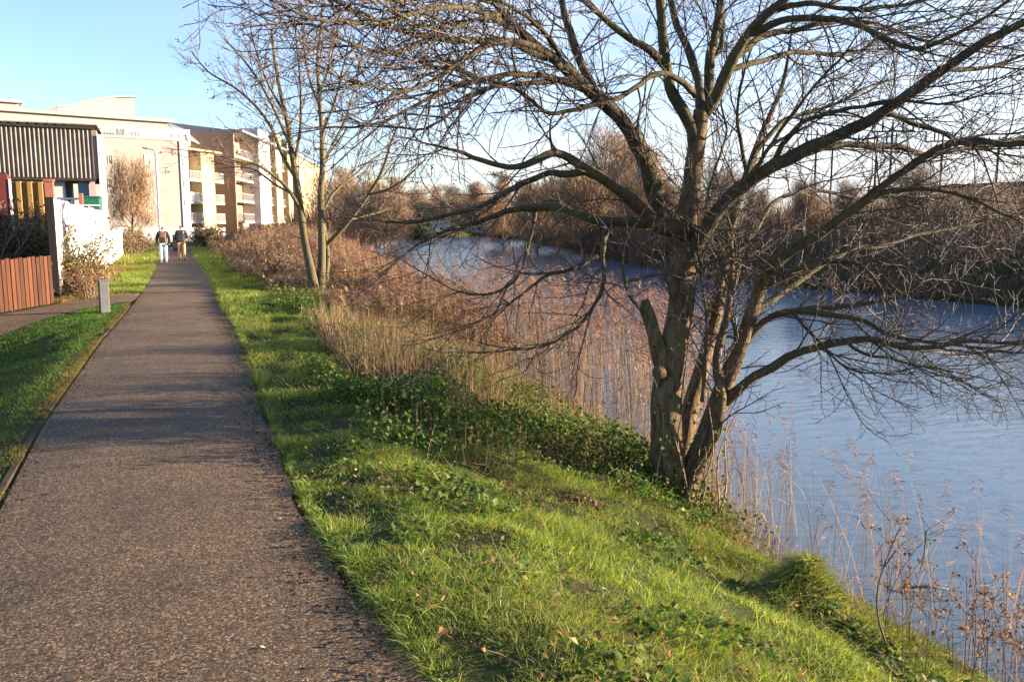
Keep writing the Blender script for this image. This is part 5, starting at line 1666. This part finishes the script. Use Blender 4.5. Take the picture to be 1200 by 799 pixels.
q = onz(100, 352, 0)
twig_bush('climbing_shrub', 'leafy olive green shrub climbing the white fence', (-2.28, 22.6, 0), 1.75, (.24, .6), 3, 36, 1500, [(.10, .11, .035), (.07, .09, .03), (.20, .16, .06), (.14, .13, .05)], .08, M['twig_pale'], .009)
twig_bush('dry_shrub', 'low rusty brown dry shrub at the foot of the white fence', (-2.05, 21.9, 0), .7, (.4, .8), 4, 50, 900, [(.28, .14, .065), (.2, .1, .05), (.33, .2, .1)], .06, M['twig_pale'], .008)
twig_bush('dry_shrub', 'straw coloured dry shrub against the white fence farther along', (-2.3, 29, 0), .5, (.35, 2.5), 6, 60, 1200, [(.33, .2, .09), (.27, .17, .07), (.18, .15, .05)], .09, M['twig_pale'], .012)
twig_bush('dry_shrub', 'brown dry shrub at the end of the white fence', (-2.6, 60, 0), 1.7, (.9, 3), 8, 90, 2200, [(.30, .19, .08), (.24, .14, .06), (.16, .14, .05)], .14, M['twig_pale'], .02)
fb_ = P(30, 300, 20.5)
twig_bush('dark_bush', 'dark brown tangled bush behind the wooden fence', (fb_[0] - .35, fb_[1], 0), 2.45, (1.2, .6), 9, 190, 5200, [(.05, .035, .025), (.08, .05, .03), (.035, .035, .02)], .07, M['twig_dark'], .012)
fb_ = P(-30, 300, 19.5)
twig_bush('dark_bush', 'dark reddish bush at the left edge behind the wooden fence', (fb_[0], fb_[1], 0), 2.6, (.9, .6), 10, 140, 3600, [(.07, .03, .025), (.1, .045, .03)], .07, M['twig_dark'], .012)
q = atd(246, 66, 0)
twig_bush('dark_bush', 'dark rounded bush where the reeds meet the path end', (q[0], q[1], 0), 2.0, (.8, 1.2), 12, 90, 2600, [(.06, .055, .025), (.09, .07, .03), (.13, .085, .045)], .16, M['twig_dark'], .02)
q = at(322, 335)
twig_bush('dry_shrub', 'tangled brown shrub left of the three stemmed tree foot', (q[0] + .2, q[1] + .5, gz(q[0], q[1])), 1.3, (.5, .7), 13, 60, 700, [(.22, .13, .07), (.16, .09, .05), (.3, .2, .1)], .08, M['twig_pale'], .009)

# forked bare sapling, bottom right
base = np.array(onz(1052, 806, -1.0)); sd = float((base - CAM) @ FW)
sap = thing('bare_sapling', 'thin forked bare sapling at the water edge bottom right', 'sapling', tuple(base))
tb = Tubes()
def psap(l): return np.array([P(u, v, sd + o) for u, v, o in l]) - base
tb.add(catmull(psap([(1052, 810, 0), (1042, 765, 0), (1030, 727, .03), (1028, 695, .05), (1034, 668, .08), (1045, 640, .1), (1057, 613, .12)]), .03), np.linspace(.007, .003, len(catmull(psap([(1052, 810, 0), (1042, 765, 0), (1030, 727, .03), (1028, 695, .05), (1034, 668, .08), (1045, 640, .1), (1057, 613, .12)]), .03))), 6)
for l in ([(1035, 666, .08), (1055, 640, .1), (1085, 622, .2), (1120, 600, .3)], [(1034, 668, .08), (1033, 645, .05), (1030, 635, 0)], [(1085, 622, .2), (1083, 648, .2), (1078, 668, .2)]):
    c = catmull(psap(l), .03); tb.add(c, np.linspace(.0045, .0018, len(c)), 5)
link('stems', tb.mesh('stems'), sap, M['twig'])

# a broken trough-like branch floating by the reeds
c0 = onz(1060, 688, WZ + .02); c1 = onz(1112, 690, WZ + .02)
tb = Tubes(); tb.add([c0, (c0 + c1) / 2 + np.array([0, 0, .015]), c1], [.012, .014, .006], 6)
tag(link('floating_branch', tb.mesh('floating_branch'), None, M['twig']), 'dark thin branch floating on the water at the lower right', 'branch')

# --- substation masts beyond the far bank
for i_, (u, vt, t_) in enumerate(((952, 172, 150), (971, 158, 170), (1022, 165, 150), (1039, 150, 140), (1098, 162, 165), (1163, 170, 140))):
    q = atd(u, t_, 0); zt_ = P(u, vt, t_)[2]
    ms = thing('power_mast', ['slim dark mast with insulators, leftmost above the far bank', 'second dark mast with insulators, just right of the leftmost', 'third dark mast from the left above the far bank', 'tallest dark mast with cross arm above the far bank', 'dark mast with cross arm, second from the right', 'rightmost dark mast with insulators above the far bank'][i_], 'mast', q, -YAW - .3)
    MB().box(-.16, .16, -.16, .16, 0, zt_).build('pole', M['post_wood'], ms)
    MB().box(-3.4, 3.4, -.21, -.162, zt_ - 1.0, zt_ - .72).build('cross_arm', M['post_wood'], ms)
    for k in range(5):
        xx = -3.1 + k * 1.55
        tb = Tubes(); tb.add([(xx, -.19, zt_ - .72), (xx, -.19, zt_ + .3), (xx, -.19, zt_ + 1.1)], [.14, .17, .10], 6)
        link('insulator', tb.mesh('insulator'), ms, M['post_wood'])
# long dark wall on the far embankment
oE, rE, LE = facade(1045, 78, 1330, 60)
ew = thing('boundary_wall', 'long dark wall along the top of the far bank on the right', 'wall', (oE[0], oE[1], 0), rE)
MB().box(0, LE, 0, .4, .0, 5.2).build('panels', m_plain('dark_stained_concrete', (.06, .055, .05), .9, .3, .8), ew)
MB().box(-.05, LE + .05, -.05, .45, 5.2, 5.4).build('coping', M['post_wood'], ew)
# pale lodges and lawn edge far away
for (u, t_, w, h_, d_, lab) in ((512, 300, 9, 4.0, 6, 'small pale lodge at the far end of the river, left one'), (548, 310, 16, 3.2, 6, 'long low pale lodge at the far end of the river')):
    q = atd(u, t_, 0); q = (q[0], q[1], gz(q[0], q[1]))
    lo_ = thing('lodge', lab, 'building', q, -YAW)
    MB().box(-w / 2, w / 2, 0, d_, -.3, h_ - 1.2).build('wall', M['render_white'], lo_)
    MB().prism([(-w / 2 - .4, -.4, h_ - 1.2), (w / 2 + .4, -.4, h_ - 1.2), (w / 2 + .4, d_ + .4, h_ - 1.2), (-w / 2 - .4, d_ + .4, h_ - 1.2)],
               [(-w / 2 - .4, d_ / 2 - .1, h_ + .3), (w / 2 + .4, d_ / 2 - .1, h_ + .3), (w / 2 + .4, d_ / 2 + .1, h_ + .3), (-w / 2 - .4, d_ / 2 + .1, h_ + .3)]).build('roof', M['roof_edge'], lo_)
    window(lo_, -w * .3, -w * .1, .8, 2.0, 0, 'glass', 1)
    window(lo_, w * .1, w * .3, .8, 2.0, 0, 'glass', 1)
fl_ = Soup(); n = 9000
u = rng.uniform(480, 610, n); t_ = rng.uniform(292, 305, n)
pts = np.array([P(a, 268, b) for a, b in zip(u, t_)]); pts[:, 2] = height(pts[:, 0], pts[:, 1])
fl_.add(strips(pts, rng.normal(0, .3, (n, 3)) + np.array([0, 0, 1]), rng.uniform(.2, .6, n), .3, rng.normal(0, .1, (n, 3)), 2), mixcol([(.13, .14, .045), (.16, .15, .05)], n, .15))
tag(fl_.build('distant_meadow', M['grass']), kind='stuff')


# ------------------------------------------------------------------ people
def skin_obj(name, verts, edges, radii, mat, parent, root=0, sub=2):
    me = bpy.data.meshes.new(name)
    me.from_pydata(verts, edges, [])
    o = link(name, me, parent, mat)
    o.modifiers.new('skin', 'SKIN').use_smooth_shade = True
    for i, r in enumerate(radii):
        rr = r if isinstance(r, tuple) else (r, r)
        me.skin_vertices[0].data[i].radius = rr
        me.skin_vertices[0].data[i].use_root = (i == root)
    m_ = o.modifiers.new('sub', 'SUBSURF'); m_.levels = sub; m_.render_levels = sub
    return o


def walker(loc, H, label, jacket, trousers, shoes, hair, stride, bent, pack):
    """person seen from behind, walking along +y; x to the right"""
    s = H / 1.75
    p = thing('person', label, 'person', loc, 0.0)
    p.scale = (s, s, s)
    f, b = stride
    aL = [(-.20, 0, 1.43), (-.27, -.03, 1.15), (-.27, .06 + (.1 if bent else 0), .93 if not bent else 1.02)]
    aR = [(.20, 0, 1.43), (.29, -.05, 1.14), ((.18, .22, 1.12) if bent else (.27, .07, .90))]
    pel, che, nek, hed = (0, 0, .96), (0, 0, 1.36), (0, .01, 1.50), (0, .03, 1.60)
    lL = [(-.10, 0, .92), (-.11, .06 * f, .50), (-.11, -.02 + .12 * f, .09), (-.12, .12 + .12 * f, .035)]
    lR = [(.10, 0, .92), (.11, .05 * b, .50), (.11, -.06 + .16 * b, .09), (.12, .06 + .16 * b, .035)]
    V = [pel, che, nek, hed, (0, .03, 1.67)] + aL + aR + lL + lR
    hL = tuple(np.array(aL[2]) + np.array([0, .03, -.09])); hR = tuple(np.array(aR[2]) + np.array([-.02, .05, -.05]))
    V += [hL, hR]
    E = [(0, 1), (1, 2), (2, 3), (3, 4), (1, 5), (5, 6), (6, 7), (1, 8), (8, 9), (9, 10), (0, 11), (11, 12), (12, 13), (13, 14), (0, 15), (15, 16), (16, 17), (17, 18), (7, 19), (10, 20)]
    Rr = [(.15, .10), (.16, .10), .055, .085, .07, .055, .042, .03, .055, .042, .03, .085, .058, .04, .035, .085, .058, .04, .035, .03, .03]
    skin_obj('body', V, E, Rr, M['skin'], p)
    # jacket: torso and sleeves; trousers; shoes; hair
    JV = [(0, 0, .80), (0, 0, 1.02), (0, -.01, 1.36), (0, 0, 1.50)] + aL + aR
    JE = [(0, 1), (1, 2), (2, 3), (2, 4), (4, 5), (5, 6), (2, 7), (7, 8), (8, 9)]
    skin_obj('jacket', JV, JE, [(.20, .15), (.205, .15), (.20, .14), .075, .085, .07, .055, .085, .07, .055], M[jacket], p, 1)
    TV = [(0, 0, .93)] + lL[:3] + lR[:3]
    skin_obj('trousers', TV, [(0, 1), (1, 2), (2, 3), (0, 4), (4, 5), (5, 6)], [(.16, .12), .105, .082, .07, .105, .082, .07], M[trousers], p)
    for l in (lL, lR):
        a_ = np.array(l[2]); t_ = np.array(l[3])
        skin_obj('shoe', [tuple(a_ + np.array([0, -.05, -.03])), tuple((a_ + t_) / 2 + np.array([0, 0, -.02])), tuple(t_ + np.array([0, .05, 0]))], [(0, 1), (1, 2)], [.05, .05, .04], M[shoes], p)
    skin_obj('hair', [(0, -.02, 1.60), (0, .0, 1.66), (0, .02, 1.70)], [(0, 1), (1, 2)], [(.06, .055), (.08, .085), .06], M[hair], p, 2)
    return p


wl1 = walker((-.55, 42.3, .012), 1.70, 'person in black jacket and pale blue jeans walking away, left of the two', 'black_cloth', 'jeans', 'shoe_white', 'hair', (-1.0, 1.0), False, None)
wl2 = walker((.27, 45.6, .012), 1.76, 'person in dark jacket and tan trousers walking away, right of the two', 'navy_cloth', 'tan_cloth', 'shoe_dark', 'hair', (.9, -1.0), True, None)


def backpack(loc, s, label, mat, strap):
    o = thing('backpack', label, 'backpack', loc, 0)
    MB().prism([(-.15 * s, -.13, -.22 * s), (.15 * s, -.13, -.22 * s), (.16 * s, .02, -.24 * s), (-.16 * s, .02, -.24 * s)],
               [(-.12 * s, -.10, .22 * s), (.12 * s, -.10, .22 * s), (.14 * s, .02, .25 * s), (-.14 * s, .02, .25 * s)]).build('main_bag', M[mat], o, .04)
    MB().box(-.10 * s, .10 * s, -.175, -.12, -.19 * s, .02 * s).build('front_pocket', M[strap], o, .02)
    tb = Tubes()
    for sx in (-1, 1): tb.add([(sx * .10, .0, .22 * s), (sx * .11, .12, .28 * s), (sx * .12, .30, .18 * s)], [.022, .024, .022], 6)
    link('straps', tb.mesh('straps'), o, M[strap])
    return o


backpack((-.55, 42.3 - .16, 1.18), 1.0, 'brown canvas backpack worn by the person in pale blue jeans', 'brown_cloth', 'black_cloth')
backpack((.22, 45.6 - .17, 1.2), 1.15, 'black backpack worn by the person in tan trousers', 'black_cloth', 'navy_cloth')

# ------------------------------------------------------------------ camera, light, sky
cam = bpy.data.cameras.new('camera')
cam.sensor_width = 36; cam.sensor_fit = 'HORIZONTAL'
cam.lens = 36 * FPX / 1200
cam.clip_start = .05; cam.clip_end = 5000
co = bpy.data.objects.new('camera', cam); COL.objects.link(co)
mw = Matrix.Identity(4)
for r_ in range(3):
    mw[r_][0] = RT[r_]; mw[r_][1] = UP[r_]; mw[r_][2] = -FW[r_]; mw[r_][3] = CAM[r_]
co.matrix_world = mw
SC.camera = co

sun = bpy.data.lights.new('sun', 'SUN'); sun.energy = 5.0; sun.angle = Rd(.6); sun.color = (1.0, .82, .60)
so_ = bpy.data.objects.new('sun', sun); COL.objects.link(so_)
sd_ = Vector((math.sin(Rd(SUN_AZ)) * math.cos(Rd(SUN_EL)), math.cos(Rd(SUN_AZ)) * math.cos(Rd(SUN_EL)), math.sin(Rd(SUN_EL))))
so_.rotation_euler = sd_.to_track_quat('Z', 'Y').to_euler()
so_.location = (20, -10, 30)

wd = bpy.data.worlds.new('World'); SC.world = wd; wd.use_nodes = True
nt = wd.node_tree; bg = nt.nodes['Background']
sk = nt.nodes.new('ShaderNodeTexSky'); sk.sky_type = 'NISHITA'; sk.sun_disc = False
sk.sun_elevation = Rd(SUN_EL); sk.sun_rotation = Rd(SUN_AZ); sk.air_density = 1.0; sk.dust_density = .25; sk.ozone_density = 2.6
tc = N(nt, 'ShaderNodeTexCoord')
mp = N(nt, 'ShaderNodeMapping'); mp.inputs['Scale'].default_value = (1.0, 1.0, 3.5); nt.links.new(tc.outputs['Generated'], mp.inputs[0])
cn = N(nt, 'ShaderNodeTexNoise', Scale=2.2, Detail=7, Roughness=.58, Distortion=.4); nt.links.new(mp.outputs[0], cn.inputs['Vector'])
cr_ = ramp(nt, cn.outputs['Fac'], [(.42, (0, 0, 0)), (.64, (1, 1, 1))])
sx_ = N(nt, 'ShaderNodeSeparateXYZ'); nt.links.new(tc.outputs['Generated'], sx_.inputs[0])
az = N(nt, 'ShaderNodeMapRange'); az.inputs['From Min'].default_value = -.1; az.inputs['From Max'].default_value = .9; az.inputs['To Min'].default_value = .0; az.inputs['To Max'].default_value = 1.0
nt.links.new(sx_.outputs[0], az.inputs['Value'])
ml = N(nt, 'ShaderNodeMath', operation='MULTIPLY'); nt.links.new(cr_.outputs[0], ml.inputs[0]); nt.links.new(az.outputs[0], ml.inputs[1])
mx = N(nt, 'ShaderNodeMix', data_type='RGBA'); hz = N(nt, 'ShaderNodeMapRange', interpolation_type='SMOOTHSTEP'); hz.inputs['From Min'].default_value = .1; hz.inputs['From Max'].default_value = .75; hz.inputs['To Max'].default_value = .9
nt.links.new(sx_.outputs[0], hz.inputs['Value'])
ez = N(nt, 'ShaderNodeMapRange'); ez.inputs['From Min'].default_value = .0; ez.inputs['From Max'].default_value = .34; ez.inputs['To Min'].default_value = 1.0; ez.inputs['To Max'].default_value = 0.05
nt.links.new(sx_.outputs[2], ez.inputs['Value'])
hm = N(nt, 'ShaderNodeMath', operation='MULTIPLY'); nt.links.new(hz.outputs[0], hm.inputs[0]); nt.links.new(ez.outputs[0], hm.inputs[1])
cs = N(nt, 'ShaderNodeMath', operation='ADD', use_clamp=True); nt.links.new(ml.outputs[0], cs.inputs[0]); nt.links.new(hm.outputs[0], cs.inputs[1])
nt.links.new(cs.outputs[0], mx.inputs[0]); tn = N(nt, 'ShaderNodeMix', data_type='RGBA', blend_type='MULTIPLY'); tn.inputs[0].default_value = 1; tn.inputs[7].default_value = (.95, .90, 1.04, 1)
nt.links.new(sk.outputs[0], tn.inputs[6]); nt.links.new(tn.outputs[2], mx.inputs[6]); mx.inputs[7].default_value = (2.75, 2.8, 2.85, 1)
nt.links.new(mx.outputs[2], bg.inputs['Color'])
bg.inputs['Strength'].default_value = .09

SC.view_settings.view_transform = 'Standard'; SC.view_settings.look = 'None'
SC.view_settings.exposure = 2.2; SC.view_settings.gamma = 1; SC.view_settings.use_curve_mapping = False
SC.cycles.max_bounces = 6; SC.cycles.diffuse_bounces = 3; SC.cycles.glossy_bounces = 3; SC.cycles.transmission_bounces = 3
SC.cycles.use_denoising = True
